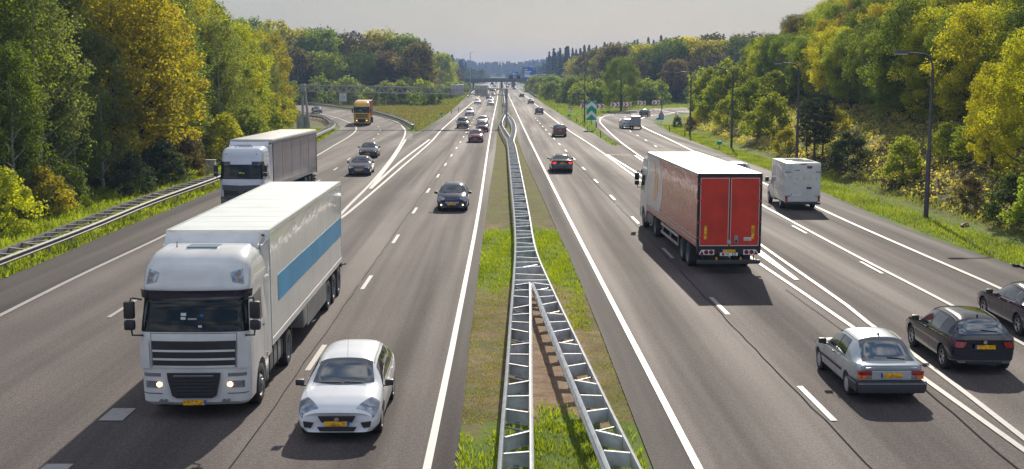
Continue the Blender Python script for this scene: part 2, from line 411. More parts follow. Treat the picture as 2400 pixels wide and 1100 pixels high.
# markings -----------------------------------------------------------------
marks = MB(); joints_shadow = MB()
ZN = 0.0
def ribbon(mb, P, wd, z, mi=0):
    n = len(P); vs = []
    for i, p in enumerate(P):
        d = (P[min(i + 1, n - 1)] - P[max(i - 1, 0)]).normalized(); q = Vector((-d.y, d.x, 0)) * wd / 2
        vs += [(p.x + q.x, p.y + q.y, z), (p.x - q.x, p.y - q.y, z)]
    global ZN
    ZN += .00004; vs = [(a, b, c + ZN) for a, b, c in vs]
    mb.add(vs, [(2 * i, 2 * i + 1, 2 * i + 3, 2 * i + 2) for i in range(n - 1)])
def solid(px, wd=.2, e0=0, e1=0, z=.012, step=3):
    P = gp(px)
    if e0: P = ext(P, e0)
    if e1: P = ext(P, e1, True)
    P = path(P, step); ribbon(marks, P, wd, z); return P
def dashes(px, start_px, L=3, gap=9, wd=.15, e0=0, e1=0, z=.012, maxY=1e9):
    P = gp(px)
    if e0: P = ext(P, e0)
    if e1: P = ext(P, e1, True)
    P = path(P, 1.0); d = [0]
    for a, b in zip(P, P[1:]): d.append(d[-1] + (b - a).length)
    s = G(*start_px); k0 = min(range(len(P)), key=lambda k: (P[k] - s).length); s0 = d[k0]
    per = L + gap; s0 -= int(s0 / per) * per
    def at(q):
        q = min(max(q, 0), d[-1]); j = int(min(np.searchsorted(d, q, 'right') - 1, len(P) - 2)); return P[j].lerp(P[j + 1], (q - d[j]) / max(d[j + 1] - d[j], 1e-9))
    while s0 + L < d[-1]:
        if at(s0).y < maxY: ribbon(marks, [at(s0 + L * k / 4) for k in range(5)], wd, z)
        s0 += per
    return P
L1 = solid([(1000,1100),(1050,865),(1121,500),(1142,360),(1155,282),(1165.5,232),(1169.5,194.6)], .165, 30, 600, step=8)
L2 = dashes([(735,848),(860,662),(930,557),(975,490),(1010,438),(1058.8,363.7),(1079,333.6),(1102,294.5),(1117,270),(1131.7,246.4),(1146,216),(1158,196)], (713,880), e0=30, e1=300)
L3 = solid([(775,530),(818,498),(938,395.6),(1010,333),(1036,304),(1101.7,245),(1124.6,225.4),(1146,197)], .2, 0, 600, step=6)
L4 = solid([(775,530),(810,490.5),(872.7,426.7),(918.5,369.4),(944.7,326.9),(950,310),(946,300),(930,286.7),(903,278.7),(868.7,272),(823,262.7),(770,254),(716.7,248),(600,241),(400,231)], .2)
solid([(868,443),(938,380),(1007,327.5)], .24); solid([(868,443),(920,375),(951,327.5)], .24)
solid([(951,327.5),(1007,327.5)], .12, z=.016)
dashes([(140,1090),(290,960),(520,755),(775,530)], (262,975), 1, 3, .55, e0=20)
L5 = solid([(0,740.6),(184,648),(386.5,552.6),(560,464),(719,379),(774.5,346.5),(823.6,317),(835,304),(830,294),(810,284),(783,274.7),(756.7,268),(716.7,261.3),(650,255.5),(500,246)], .2, 60)
L6 = dashes([(255,745),(325,700),(520,560),(749,423),(788,395.6),(818.7,372.7),(841.6,356),(874,328),(885,317),(891,307),(889,299.7),(880,293.5),(850,282),(810.7,270),(786,265),(760,260),(700,254),(600,247)], (258,743), e0=30)
R1 = solid([(1638,1100),(1550,931),(1327,500),(1256.5,360),(1222,289),(1196,232),(1178.5,194.6)], .165, 30, 600, step=8)
R2 = dashes([(1955,988),(1680,712),(1563,592),(1490,518),(1437,465),(1399,427),(1370,397.6),(1329.4,356.8),(1302,329),(1274.7,300),(1253,275.4),(1230.5,246.6),(1212.8,225),(1190,197)], (1955,988), e0=30, e1=300)
R3 = solid([(2400,1057),(2168,891),(1986,759),(1850,666),(1759,604.5),(1494.3,418.5),(1395.4,347),(1331.4,305),(1279,265.5),(1229,223),(1200,199)], .16, 30, 600, step=6)
R4 = solid([(2400,1029.5),(2168,850),(2036,759),(2000,728),(1779,572),(1525,384.5),(1453.6,332.7),(1413,295),(1405.6,283),(1413,274.5),(1439,268.7),(1482.7,263),(1541,258),(1610.7,253.6),(1800,248),(2100,242)], .16, 30)
solid([(1867,657),(1760,583),(1509,416),(1423,363)], .2); solid([(1867,657),(1772,583),(1525,391),(1488.5,365)], .2)
solid([(1423,363),(1488.5,365)], .12, z=.016)
dashes([(2400,839),(2072.7,645),(1904.5,556),(1786,490),(1551,352),(1509.7,327),(1479.8,309.4),(1457,294.9),(1451.6,288),(1452,283),(1457.4,277.7),(1470,272.8),(1491.4,268.7),(1541,263.5),(1620,258.5),(1800,252)], (2072.7,641), 3, 9, .14, e0=20)
solid([(2400,809),(2213.6,708),(2004.5,600),(1784.5,481),(1700,433)], .16, 25)
R6 = solid([(2400,703),(2320,666),(2168,600),(2000,526),(1910,484.5),(1634,359),(1555,321),(1506.6,298),(1497,289),(1497,283),(1505,277.4),(1524.6,271.7),(1565.5,266.8),(1608,261),(1800,254)], .2, 50)
marks.build('lane_markings', M_line, fix=False); tag(bpy.data.objects['lane_markings'], kind='structure')
# bitumen seams beside the lane lines, wandering slightly, thin cross cuts, and a painted gantry shadow
def joint(px, off=0.0, wd=.024, z=.008, amp=.03, seed=0):
    rnd = random.Random(seed); P = path(ext(gp(px), 25), 1.0); Q = []
    for i, p in enumerate(P):
        d = (P[min(i + 1, len(P) - 1)] - P[max(i - 1, 0)]).normalized(); q = Vector((-d.y, d.x, 0)) * (off + rnd.uniform(-amp, amp)); Q.append(p + q)
    k = 0
    while k < len(Q) - 3:
        n = rnd.randint(6, 26); ribbon(joints_shadow, Q[k:k + n + 1], wd * rnd.uniform(.6, 1.3), z); k += n + (rnd.randint(0, 1))
joint([(735,848),(860,662),(930,557),(975,490),(1010,438),(1058.8,363.7),(1086,321)], .22, .022, seed=2)
joint([(1955,988),(1680,712),(1563,592),(1490,518),(1399,427),(1329.4,356.8)], .2, .025, seed=3)
joint([(2400,1100),(2168,905),(1986,775),(1850,680)], .15, .03, seed=4)
for a, b in (((1000,318),(1160,317)), ((1225,298),(1320,298)), ((1470,341),(1640,352)), ((1200,213),(1262,213))):  # first entry paints the gantry's cast shadow as a dark line
    ribbon(joints_shadow, [G(*a), G(*b)], .09, .0085)
for a, b in (((700, 404), (830, 402)), ((1110, 520), (1127, 520)), ((1790, 470), (1880, 512)), ((1285, 425), (1345, 425))): ribbon(joints_shadow, [G(*a), G(*b)], .025, .0085)
joints_shadow.build('road_joints_and_shadow', M_joint_shadow, fix=False); tag(bpy.data.objects['road_joints_and_shadow'], kind='structure')
# darker hard shoulders
def strip(name, A, B, z, m): return sheet(name, A + B[::-1], z, m)
def cut(P, y1, y0=-1e9): return [p for p in P if y0 <= p.y <= y1]
strip('hard_shoulder', cut(path(mr_, 6), 900), cut(R1, 900), .004, M_asph2)
strip('hard_shoulder', cut(path(ml, 6), 900), cut(L1, 900), .004, M_asph2)
strip('hard_shoulder', cut(LO, 168), cut(L5, 168), .004, M_asph2)
strip('hard_shoulder', cut(RO, 187), cut(R6, 187), .004, M_asph2)
gl = gp([(868,443),(938,380),(1007,327.5),(951,327.5),(920,375)]); sheet('gore_surface', gl, .005, M_asph2)
strip('gore_surface', gp([(967,315),(984,310),(1050,267),(1101,222)]), gp([(967,340),(1010,333),(1036,304),(1101.7,245),(1108,222)]), .004, M_asph2)
# central reservation: soil, sand and grass
def mx_l(Y): return np.interp(Y, [p.y for p in path(ml, 8)], [p.x for p in path(ml, 8)])
def mx_r(Y): return np.interp(Y, [p.y for p in path(mr_, 8)], [p.x for p in path(mr_, 8)])
ysm = np.unique(np.concatenate([np.arange(-30, 80, .4), np.arange(80, 300, 2), np.geomspace(300, 1980, 40)])); us = np.linspace(0, 1, 30)
yA = np.concatenate([ysm])
gz = lambda px, py: G(px, py).y
Y1a, Y1b, Y0 = gz(1200, 668), gz(1200, 538), gz(1200, 992)
Yg, U = np.meshgrid(ysm, us, indexing='ij'); XL = mx_l(ysm)[:, None]; XR = mx_r(ysm)[:, None]; Xg = XL + (XR - XL) * U
def green_zone(Y, U):
    Y = Y + .9 * np.sin(U * 7 + 1) + .5 * np.sin(U * 17 + Y) + .35 * np.sin(U * 31 + 2 * Y)
    return np.clip((1 - sm(Y0 - 1.1, Y0 + 1.1, Y)) + sm(Y1a - 1.2, Y1a + 1.2, Y) * (1 - sm(Y1b - 1.5, Y1b + 1.5, Y)), 0, 1)
Zg = -.055 + .035 * np.sin(U * pi) + .015 * np.sin(Yg * 5 + U * 9) * np.sin(U * pi)
V = np.stack([Xg, Yg, Zg + .02], -1).reshape(-1, 3); ii = np.arange(V.shape[0]).reshape(Yg.shape)
F = np.stack([ii[:-1, :-1], ii[:-1, 1:], ii[1:, 1:], ii[1:, :-1]], -1).reshape(-1, 4)
me = np_mesh('median_strip', V, F)
gzn = green_zone(Yg, U); between = sm(.28, .42, U) * (1 - sm(.72, .9, U)) * (1 - sm(Y1a + 1, Y1a + 4, Yg))
for k, a in (('dry', np.clip(.62 - gzn, 0, 1)), ('sand', np.clip((.42 + .6 * between - .25 * sm(60, 70, Yg)) * (1 - gzn), 0, 1)), ('litter', Yg * 0)):
    at_ = me.attributes.new(k, 'FLOAT', 'POINT'); at_.data.foreach_set('value', a.ravel().astype(np.float32))
tag(link_mesh('median_strip', me, M_ground), kind='structure')
# ------------------------------------------------------------------ vehicles: cars
def wheel(parent, x, y, r, wd, side, rimkind='hub', name='wheel', spokes=5):
    """a wheel whose outer face looks to side (+1 = +x); child of the vehicle, with rim as sub-part"""
    mb = MB(); h = wd / 2; s = side
    prof = [(-h, r * .62), (-h, r * .9), (-h * .8, r * .985), (-h * .4, r), (h * .4, r), (h * .8, r * .985), (h, r * .9), (h, r * .66), (h * .7, r * .63)]
    mb.lathe_x([(a * s, b) for a, b in prof], 28)
    for k in range(0, 28):      # tread blocks as slight ribs
        pass
    t = mb.build(name, M_rubber, parent, 40); t.location = (x, y, r)
    rb = MB(); R0 = r * .66
    rb.lathe_x([(h * .72 * s, R0), (h * .95 * s, R0 * .98), (h * .9 * s, R0 * .9), (h * .35 * s, R0 * .86), (-h * .6 * s, R0 * .84), (-h * .6 * s, .001)], 28, mi=1 if rimkind == 'alloy' else 0)
    if rimkind == 'alloy':
        for k in range(spokes):
            a = 2 * pi * k / spokes; M = Matrix.Rotation(a, 4, 'X')
            rb.hexa([M @ Vector(q) for q in ((h*.45*s, -R0*.13, R0*.1), (h*.75*s, -R0*.10, R0*.1), (h*.75*s, R0*.10, R0*.1), (h*.45*s, R0*.13, R0*.1), (h*.55*s, -R0*.09, R0*.92), (h*.85*s, -R0*.065, R0*.92), (h*.85*s, R0*.065, R0*.92), (h*.55*s, R0*.09, R0*.92))])
        rb.lathe_x([(h*.9*s, R0*1.0), (h*.93*s, R0*.9), (h*.8*s, R0*.86)], 28)
        rb.lathe_x([(h*.5*s, R0*.2), (h*.82*s, R0*.17), (h*.86*s, 0.001)], 12)
    elif rimkind == 'truckfront':
        rb.lathe_x([(h*.5*s, R0*.8), (h*.9*s, R0*.55), (h*1.02*s, R0*.5), (h*1.02*s, R0*.3), (h*1.25*s, R0*.26), (h*1.25*s, .001)], 24)
        for k in range(10):
            a = 2 * pi * k / 10; rb.lathe_x([(h*.85*s, .02), (h*1.12*s, .018), (h*1.12*s, .001)], 6, (0, R0*.42*cos(a), R0*.42*sin(a)))
    elif rimkind == 'truckrear':
        rb.lathe_x([(h*.2*s, R0*.9), (-h*.3*s, R0*.55), (-h*.3*s, R0*.4), (h*.6*s, R0*.33), (h*.65*s, .001)], 24)
        for k in range(10):
            a = 2 * pi * k / 10; rb.lathe_x([(-h*.3*s, .02), (0, .018), (0, .001)], 6, (0, R0*.47*cos(a), R0*.47*sin(a)))
    else:
        rb.lathe_x([(h*.82*s, R0*.93), (h*1.0*s, R0*.6), (h*1.04*s, R0*.25), (h*1.05*s, .001)], 28)
        for k in range(8):
            a = 2 * pi * (k + .5) / 8; rb.box(h*.9*s, h*.93*s, R0*.72*cos(a)-.02, R0*.72*cos(a)+.02, R0*.72*sin(a)-.02, R0*.72*sin(a)+.02, mi=1)
    o = rb.build('rim', [M_alloy if rimkind == 'alloy' else (M_hub if rimkind == 'hub' else M_galvd), M_dark], t, 35)
    return t
VB = [(0, 2), (1, 2), (2, 3), (3, 3), (4, 2), (5, 5), (6, 9)]  # faces per segment of the half section
class Shell:
    """a car skin lofted from half sections along the length; s is the distance behind the nose"""
    def __init__(c, L, W, zt, belt, wt, plan, zbot=None, bulge=.035):
        c.L, c.W = L, W; c.zt = pchip(*zip(*zt)); c.zb = pchip(*zip(*belt)); c.wt = pchip(*zip(*wt)); c.pl = pchip(*zip(*plan))
        c.zbot = pchip(*zip(*(zbot or [(0, .24), (.6, .2), (L - .6, .22), (L, .32)]))); c.bulge = bulge
    def key(c, s):
        w = c.W * c.pl(s); zb_ = c.zbot(s); belt = c.zb(s); zt = max(c.zt(s), belt + .012); wt = min(c.wt(s), w * .965); drop = min(.10, (zt - belt) * .42 + .004)
        wb = w * .955
        return [(0, zb_), (w * .86, zb_), (w * .965, zb_ + .10), (w, zb_ + .5 * (belt - zb_)), (w * .99, belt - .10), (wb, belt), (wt, zt - drop), (0, zt)], wt, drop
    def P(c, s, v):
        K, wt, drop = c.key(s); i = int(min(max(v, 0), 6.9999)); t = v - i; a, b = K[i], K[i + 1]
        x = a[0] + (b[0] - a[0]) * t; z = a[1] + (b[1] - a[1]) * t
        if i == 3: x += .012 * sin(pi * t)
        if i == 5: x += c.bulge * sin(pi * t) * min(1, (b[1] - a[1]) / .3)
        if i == 6:
            x = wt * (1 - t); u = 1 - t; z = K[7][1] - drop * (.35 * u ** 2 + .65 * u ** 6)
        if i == 4: x += .01 * sin(pi * t)
        # nose and tail lean: lower parts further out
        y = -s
        L = c.L
        if s < .5: y -= (1 - s / .5) * max(0, z - .45) ** 1.3 * getattr(c, 'nose', .35)
        if s > L - .45: y += (1 - (L - s) / .45) * max(0, z - .55) ** 1.2 * getattr(c, 'tail', .12)
        if s < .35: y -= (1 - s / .35) ** 2 * .16 * (abs(x) / c.W) ** 3
        if s > L - .35: y += (1 - (L - s) / .35) ** 2 * .12 * (abs(x) / c.W) ** 3
        return Vector((x, y + L / 2, z))
    def stations(c):
        a = np.unique(np.round(np.concatenate([np.linspace(0, .5, 8), np.linspace(.5, c.L - .6, 44), np.linspace(c.L - .6, c.L, 10)]), 4)); return list(a)
    def vs(c):
        out = []
        for i, n in VB: out += [i + k / n for k in range(n)]
        return out + [7.0]
    def body(c, arches, mats, parent, wheel_r):
        st = c.stations(); vv = c.vs(); n = len(vv); m = 2 * (n - 1)
        V = []; F = []; MI = []
        for s in st:
            half = [c.P(s, v) for v in vv]
            ring = half + [Vector((-p.x, p.y, p.z)) for p in half[-2:0:-1]]
            V += ring
        for i in range(len(st) - 1):
            for k in range(m):
                F.append((i * m + k, i * m + (k + 1) % m, (i + 1) * m + (k + 1) % m, (i + 1) * m + k)); kk = k if k < n - 1 else m - 1 - k
                MI.append(1 if vv[kk] < 2 else 0)
        for base, fl in ((0, False), ((len(st) - 1) * m, True)):
            def idx(k, left): return base + (k if not left else (m - k) % m)
            for k in range(n - 1):
                q = [idx(k, 0), idx(k + 1, 0), idx(k + 1, 1), idx(k, 1)]; q2 = []
                for j in q:
                    if j not in q2: q2.append(j)
                if len(q2) >= 3: F.append(tuple(q2 if fl else q2[::-1])); MI.append(1 if vv[k] < 2 else 0)
        me = bpy.data.meshes.new('body'); me.from_pydata(V, [], F); me.polygons.foreach_set('material_index', MI)
        bm = bmesh.new(); bm.from_mesh(me); bmesh.ops.recalc_face_normals(bm, faces=bm.faces[:]); bm.to_mesh(me); bm.free()
        tmp = bpy.data.objects.new('t', me); COL.objects.link(tmp)
        for m_ in mats: me.materials.append(m_)
        cm = MB()
        for y in arches:
            for sx in (-1, 1):
                cm.lathe_x([(sx * (c.W - .30), .001), (sx * (c.W - .30), wheel_r * 1.13), (sx * (c.W + .3), wheel_r * 1.13), (sx * (c.W + .3), .001)], 32, (0, y, wheel_r + .01))
        cut_ = cm.build('cut', [mats[2]], None); bmc = bmesh.new(); bmc.from_mesh(cut_.data); bmesh.ops.remove_doubles(bmc, verts=bmc.verts[:], dist=.003); bmesh.ops.recalc_face_normals(bmc, faces=bmc.faces[:]); bmc.to_mesh(cut_.data); bmc.free()
        md = tmp.modifiers.new('b', 'BOOLEAN'); md.operation = 'DIFFERENCE'; md.object = cut_; md.solver = 'EXACT'; md.material_mode = 'TRANSFER'
        dg = bpy.context.evaluated_depsgraph_get(); ev = tmp.evaluated_get(dg); nm = bpy.data.meshes.new_from_object(ev)
        bpy.data.objects.remove(tmp); bpy.data.objects.remove(cut_)
        nm.name = 'body'; ml_ = list(nm.materials); nm.materials.clear()
        o = link_mesh('body', nm, mats, parent, None)
        if len(ml_) > len(mats): pass
        nm.polygons.foreach_set('use_smooth', [True] * len(nm.polygons)); nm.set_sharp_from_angle(angle=R(34))
        return o
    def patch(c, name, corners, m, parent, off=.006, nu=10, nv=5, both=True, side=1, mirror_full=False):
        """curved panel between 4 (s, v) corners lying just proud of the skin"""
        outs = []
        sides = (1, -1) if both else (side,)
        for sd_ in sides:
            V = []
            (s0, v0), (s1, v1), (s2, v2), (s3, v3) = corners
            for j in range(nv + 1):
                for i in range(nu + 1):
                    a, b = i / nu, j / nv
                    s = (s0 * (1 - a) + s1 * a) * (1 - b) + (s3 * (1 - a) + s2 * a) * b; v = (v0 * (1 - a) + v1 * a) * (1 - b) + (v3 * (1 - a) + v2 * a) * b
                    V.append(c.on(s, v, off, sd_))
            F = [(j * (nu + 1) + i, j * (nu + 1) + i + 1, (j + 1) * (nu + 1) + i + 1, (j + 1) * (nu + 1) + i) for j in range(nv) for i in range(nu)]
            mb = MB(); mb.add(V, F); outs.append(mb.build(name, m, parent, 60))
        return outs
    def on(c, s, v, off=.006, sd_=1):
        """v up to 14: past 7 it runs down the other side"""
        fl = 1
        if v > 7: v = 14 - v; fl = -1
        e = .02; p = c.P(s, v); ps = c.P(min(s + e, c.L), v) - c.P(max(s - e, 0), v); pv = c.P(s, min(v + e, 7)) - c.P(s, max(v - e, 0))
        nrm = ps.cross(pv)
        if nrm.length < 1e-9: nrm = Vector((0, 0, 1))
        nrm.normalize()
        if nrm.dot(Vector((p.x, 0, p.z - .5))) < 0: nrm = -nrm
        q = p + nrm * off; return Vector((q.x * sd_ * fl, q.y, q.z))
    def span(c, name, s0, s1, v0, v1, m, parent, off=.006, nu=8, nv=16):
        """panel across the car (windscreen, rear window): v0 on one side up over the centre to the mirror of v0; s0, s1 may be (edge, centre)"""
        V = []
        for j in range(nv + 1):
            b = j / nv * 2 - 1
            for i in range(nu + 1):
                a = i / nu; vv = v0 + (v1 - v0) * a; v = vv + (7 - vv) * (1 - abs(b)); q = 1 - abs(b) ** 2.2
                sa = s0[0] + (s0[1] - s0[0]) * q; sb = s1[0] + (s1[1] - s1[0]) * q
                V.append(c.on(sa + (sb - sa) * a, v, off, 1 if b <= 0 else -1))
        F = [(j * (nu + 1) + i, j * (nu + 1) + i + 1, (j + 1) * (nu + 1) + i + 1, (j + 1) * (nu + 1) + i) for j in range(nv) for i in range(nu)]
        mb = MB(); mb.add(V, F); return mb.build(name, m, parent, 60)

def car(kind, paint_m, name, label, cat, group=None, opts=None):
    o = dict(rim='hub', lit=False, brake=False, grille='dark', fog=False, plates=True, trim=paint_m, roof=None); o.update(opts or {})
    r = empty(name, label=label, cat=cat, group=group)
    # specs: L, half width, wheel radius, front axle s, rear axle s, roofline, belt, top half width, plan, window layout
    if kind == 'hatch':
        L, W, wr, fa, ra = 4.34, .90, .32, .88, 3.52
        zt = [(0, .66), (.06, .74), (.3, .85), (.85, .985), (1.02, 1.02), (1.82, 1.43), (2.35, 1.50), (3.2, 1.49), (3.80, 1.41), (4.14, 1.06), (4.22, 1.0), (4.34, .95)]
        belt = [(0, .58), (.3, .72), (1.1, .90), (2.5, .955), (3.8, 1.02), (4.2, .98), (4.34, .90)]
        wt = [(0, .58), (.35, .66), (1.0, .76), (1.82, .63), (2.6, .625), (3.8, .58), (4.2, .64), (4.34, .66)]
        cowl, hdr, rf, rb = 1.02, 1.80, 3.80, 4.15; wins = [(1.28, 2.22), (2.28, 3.08), (3.14, 3.76)]
    elif kind == 'wedge':     # old three-door fastback
        L, W, wr, fa, ra = 4.16, .845, .285, .80, 3.33
        zt = [(0, .60), (.1, .70), (.4, .78), (1.1, .915), (1.25, .95), (1.9, 1.38), (2.4, 1.45), (3.16, 1.42), (3.95, .99), (4.03, .965), (4.16, .93)]
        belt = [(0, .58), (.3, .70), (1.2, .86), (3.0, .90), (3.9, .93), (4.16, .90)]
        wt = [(0, .62), (.4, .70), (1.2, .72), (1.95, .57), (2.6, .57), (3.1, .56), (3.9, .66), (4.16, .70)]
        cowl, hdr, rf, rb = 1.27, 1.93, 3.18, 3.95; wins = [(1.48, 2.38), (2.45, 3.08)]
    elif kind == 'hatch3':
        L, W, wr, fa, ra = 4.2, .88, .325, .86, 3.44
        zt = [(0, .60), (.1, .70), (.4, .82), (1.1, .955), (1.25, .99), (1.95, 1.41), (2.45, 1.48), (3.1, 1.47), (3.66, 1.39), (3.98, 1.04), (4.08, .99), (4.2, .93)]
        belt = [(0, .58), (.3, .74), (1.2, .90), (3.0, .96), (3.9, 1.0), (4.2, .92)]
        wt = [(0, .58), (.4, .68), (1.2, .74), (2.0, .58), (2.6, .57), (3.4, .55), (4.0, .62), (4.2, .64)]
        cowl, hdr, rf, rb = 1.24, 1.92, 3.64, 3.99; wins = [(1.48, 2.36), (2.44, 3.12)]
    elif kind == 'saloon':
        L, W, wr, fa, ra = 4.72, .905, .33, .92, 3.66
        zt = [(0, .60), (.08, .68), (.4, .79), (1.15, .93), (1.38, .98), (2.15, 1.385), (2.7, 1.45), (3.2, 1.41), (3.5, 1.35), (4.12, 1.06), (4.3, 1.045), (4.6, 1.02), (4.72, .95)]
        belt = [(0, .58), (.3, .72), (1.2, .895), (3.0, .945), (3.9, .985), (4.5, .985), (4.72, .90)]
        wt = [(0, .60), (.4, .70), (1.3, .76), (2.1, .58), (2.8, .58), (3.5, .56), (4.15, .68), (4.72, .70)]
        cowl, hdr, rf, rb = 1.40, 2.12, 3.50, 4.12; wins = [(1.62, 2.44), (2.50, 3.20), (3.25, 3.7)]
    elif kind == 'mpv':
        L, W, wr, fa, ra = 4.4, .89, .325, .88, 3.56
        zt = [(0, .66), (.08, .78), (.35, .90), (.95, 1.05), (1.1, 1.1), (1.85, 1.56), (2.4, 1.65), (3.3, 1.64), (3.95, 1.57), (4.2, 1.12), (4.27, 1.06), (4.4, .98)]
        belt = [(0, .62), (.3, .80), (1.0, .99), (2.5, 1.03), (3.9, 1.08), (4.2, 1.04), (4.4, .95)]
        wt = [(0, .62), (.35, .70), (1.05, .76), (1.85, .65), (2.6, .65), (3.9, .61), (4.2, .66), (4.4, .68)]
        cowl, hdr, rf, rb = 1.12, 1.83, 3.95, 4.22; wins = [(1.36, 2.22), (2.28, 3.10), (3.16, 3.85)]
    else:                     # estate / small wagon
        L, W, wr, fa, ra = 4.55, .875, .315, .9, 3.55
        zt = [(0, .60), (.08, .70), (.35, .80), (1.1, .95), (1.3, .99), (2.0, 1.38), (2.6, 1.46), (3.6, 1.45), (4.15, 1.38), (4.4, 1.0), (4.55, .93)]
        belt = [(0, .58), (.3, .72), (1.2, .90), (2.5, .93), (4.1, .97), (4.55, .90)]
        wt = [(0, .60), (.35, .68), (1.2, .74), (2.0, .60), (2.7, .60), (4.1, .57), (4.4, .62), (4.55, .66)]
        cowl, hdr, rf, rb = 1.32, 1.98, 4.12, 4.42; wins = [(1.52, 2.36), (2.42, 3.2), (3.26, 4.05)]
    plan = [(0, .80), (.06, .86), (.2, .93), (.55, .985), (1.2, 1.0), (L - 1.2, 1.0), (L - .5, .975), (L - .15, .93), (L, .86)]
    c = Shell(L, W, zt, belt, wt, plan)
    hy = L / 2
    c.body([hy - fa, hy - ra], [paint_m, M_plastic, M_dark], r, wr)
    for s_, y_ in (('f', hy - fa), ('r', hy - ra)):
        for sx in (-1, 1): wheel(r, sx * (W - .125), y_, wr, .2, sx, o['rim'])
    # glass
    c.span('windscreen', (cowl + .16, cowl - .02), (hdr - .03, hdr + .02), 6.09, 6.07, M_glass, r, .007)
    c.span('rear_window', (rf + .05, rf + .02), (rb - .04, rb - .02), 6.04, 6.05, M_glass, r, .007)
    for k, (a, b) in enumerate(wins):
        lo = 5.10; hi = 5.90
        s_top0 = max(a, hdr - .12 if k == 0 else a); s_top1 = b if k < len(wins) - 1 else min(b, max(rf - .05, a + .3) if kind != 'wedge' else b - .12)
        c.patch('side_window', [(a, lo + (.04 if k == 0 else 0)), (b, lo), (s_top1, hi), (s_top0, hi)], M_glass, r, .006, 8, 5)
        if k < len(wins) - 1: c.patch('pillar_trim', [(b, lo), (wins[k + 1][0], lo), (wins[k + 1][0], hi), (b, hi)], M_plastic, r, .005, 2, 5)
    # door seams and sill line as thin dark strips following the skin
    seams = [wins[0][0] - .12, wins[0][1] + .03] + ([wins[1][1] + .02] if len(wins) > 2 else [])
    for q in seams: c.patch('door_seam', [(q, 2.1), (q + .009, 2.1), (q + .009, 4.98), (q, 4.98)], M_black, r, .0025, 1, 10)
    c.patch('belt_trim', [(cowl + .1, 4.93), (rf - .1, 4.93), (rf - .1, 5.02), (cowl + .1, 5.02)], M_chrome if o.get('chrome') else M_plastic, r, .004, 24, 1)
    if kind in ('wedge',): c.patch('side_moulding', [(.98, 2.85), (L - 1.2, 2.85), (L - 1.2, 3.1), (.98, 3.1)], M_plastic, r, .012, 24, 1)
    for q in (wins[0][1] - .18,) + ((wins[1][1] - .2,) if len(wins) > 2 else ()):
        for sx in (1, -1):
            p = c.on(q, 4.45, .02, sx); MB().box(p.x - .012, p.x + .012, p.y - .09, p.y + .09, p.z - .018, p.z + .018, .006).build('door_handle', paint_m if kind != 'wedge' else M_plastic, r)
    # mirrors
    for sx in (1, -1):
        p = c.on(wins[0][0] + .06, 5.12, 0, sx); mb = MB()
        mb.box(p.x, p.x + sx * .13, p.y - .02, p.y + .02, p.z - .03, p.z + .0)
        mb.box(p.x + sx * .05, p.x + sx * .24, p.y - .045, p.y + .075, p.z - .01, p.z + .13, .03)
        mb.build('mirror', o.get('mirror', M_plastic), r, 50)
    # lights
    hw = {'hatch': .52, 'mpv': .5}.get(kind, .46)
    c.patch('headlight', [(.03, 4.25), (hw, 4.7), (hw + .02, 6.02), (.06, 6.32)], M_lens, r, .008, 8, 6)
    if o['lit']:
        for sx in (1, -1):
            p = c.on(.10, 4.9, .02, sx); mb = MB(); mb.disc_y((p.x * .9, p.y - .03, p.z - .03), .045, 12, .05, sy=1); mb.build('headlamp_bulb', M_lampon, r)
    nose = lambda z, x=0: c.P(0, 4.5 if z < .55 else 5).y
    yf = max(c.P(0, v).y for v in (2, 3, 4)); cap = hy
    def capy(z, x=0): return hy - (.16 * (abs(x) / W) ** 3) - max(0, z - .45) ** 1.3 * .35
    zl = c.zb(0)
    # grille, intakes, plates: slightly proud of the nose
    gt = zl + .015; gy = capy(gt - .08)
    wg = {'chrome': .42, 'wide': .5}.get(o['grille'], .40)
    g = MB()
    g.poly_y([(-wg, gt), (wg, gt), (wg * .82, gt - .13), (-wg * .82, gt - .13)], gy - .03, .045)
    for k in range(3): g.box(-wg * .85, wg * .85, gy + .012, gy + .026, gt - .035 - k * .035, gt - .025 - k * .035)
    gg = g.build('grille', M_chrome if o['grille'] == 'chrome' else M_plastic, r)
    bd = MB(); bd.disc_y((0, gy + .01, gt - .06), .055, 16, .03, sy=1, sz=.7); bd.build('badge', M_chrome, r)
    lo = MB(); lo.poly_y([(-.42, .36), (.42, .36), (.36, .27), (-.36, .27)], hy - .03, .04); lo.build('lower_intake', M_plastic, r)
    for sx in (1, -1):
        f = MB(); f.poly_y([(sx * .50, .44), (sx * .72, .47), (sx * .70, .35), (sx * .56, .33)], capy(.4, .66) - .02, .05); f.build('fog_recess', M_plastic, r)
        if o['fog']:
            f = MB(); f.disc_y((sx * .62, capy(.4, .62) + .02, .40), .045, 12, .03, sy=1); f.build('fog_lamp', M_lampon, r)
    def plate(y, z, sgn, wd=.26):
        mb = MB(); mb.box(-wd + .045, wd, y, y + sgn * .02, z - .055, z + .055, mi=0); mb.box(-wd, -wd + .045, y, y + sgn * .02, z - .055, z + .055, mi=1) if sgn > 0 else mb.box(wd, wd - .001, y, y, z, z)
        if sgn < 0:
            mb = MB(); mb.box(-wd + .045, wd, y, y - .02, z - .055, z + .055, mi=0); mb.box(-wd, -wd + .045, y, y - .02, z - .055, z + .055, mi=1)
        mb.build('number_plate', [M_plate if o['plates'] else M_whitep, M_plblue], r)
    if o.get('plate', True): plate(hy - .005, .44, 1)
    # tail
    ty = -hy
    tailz = c.zb(L)
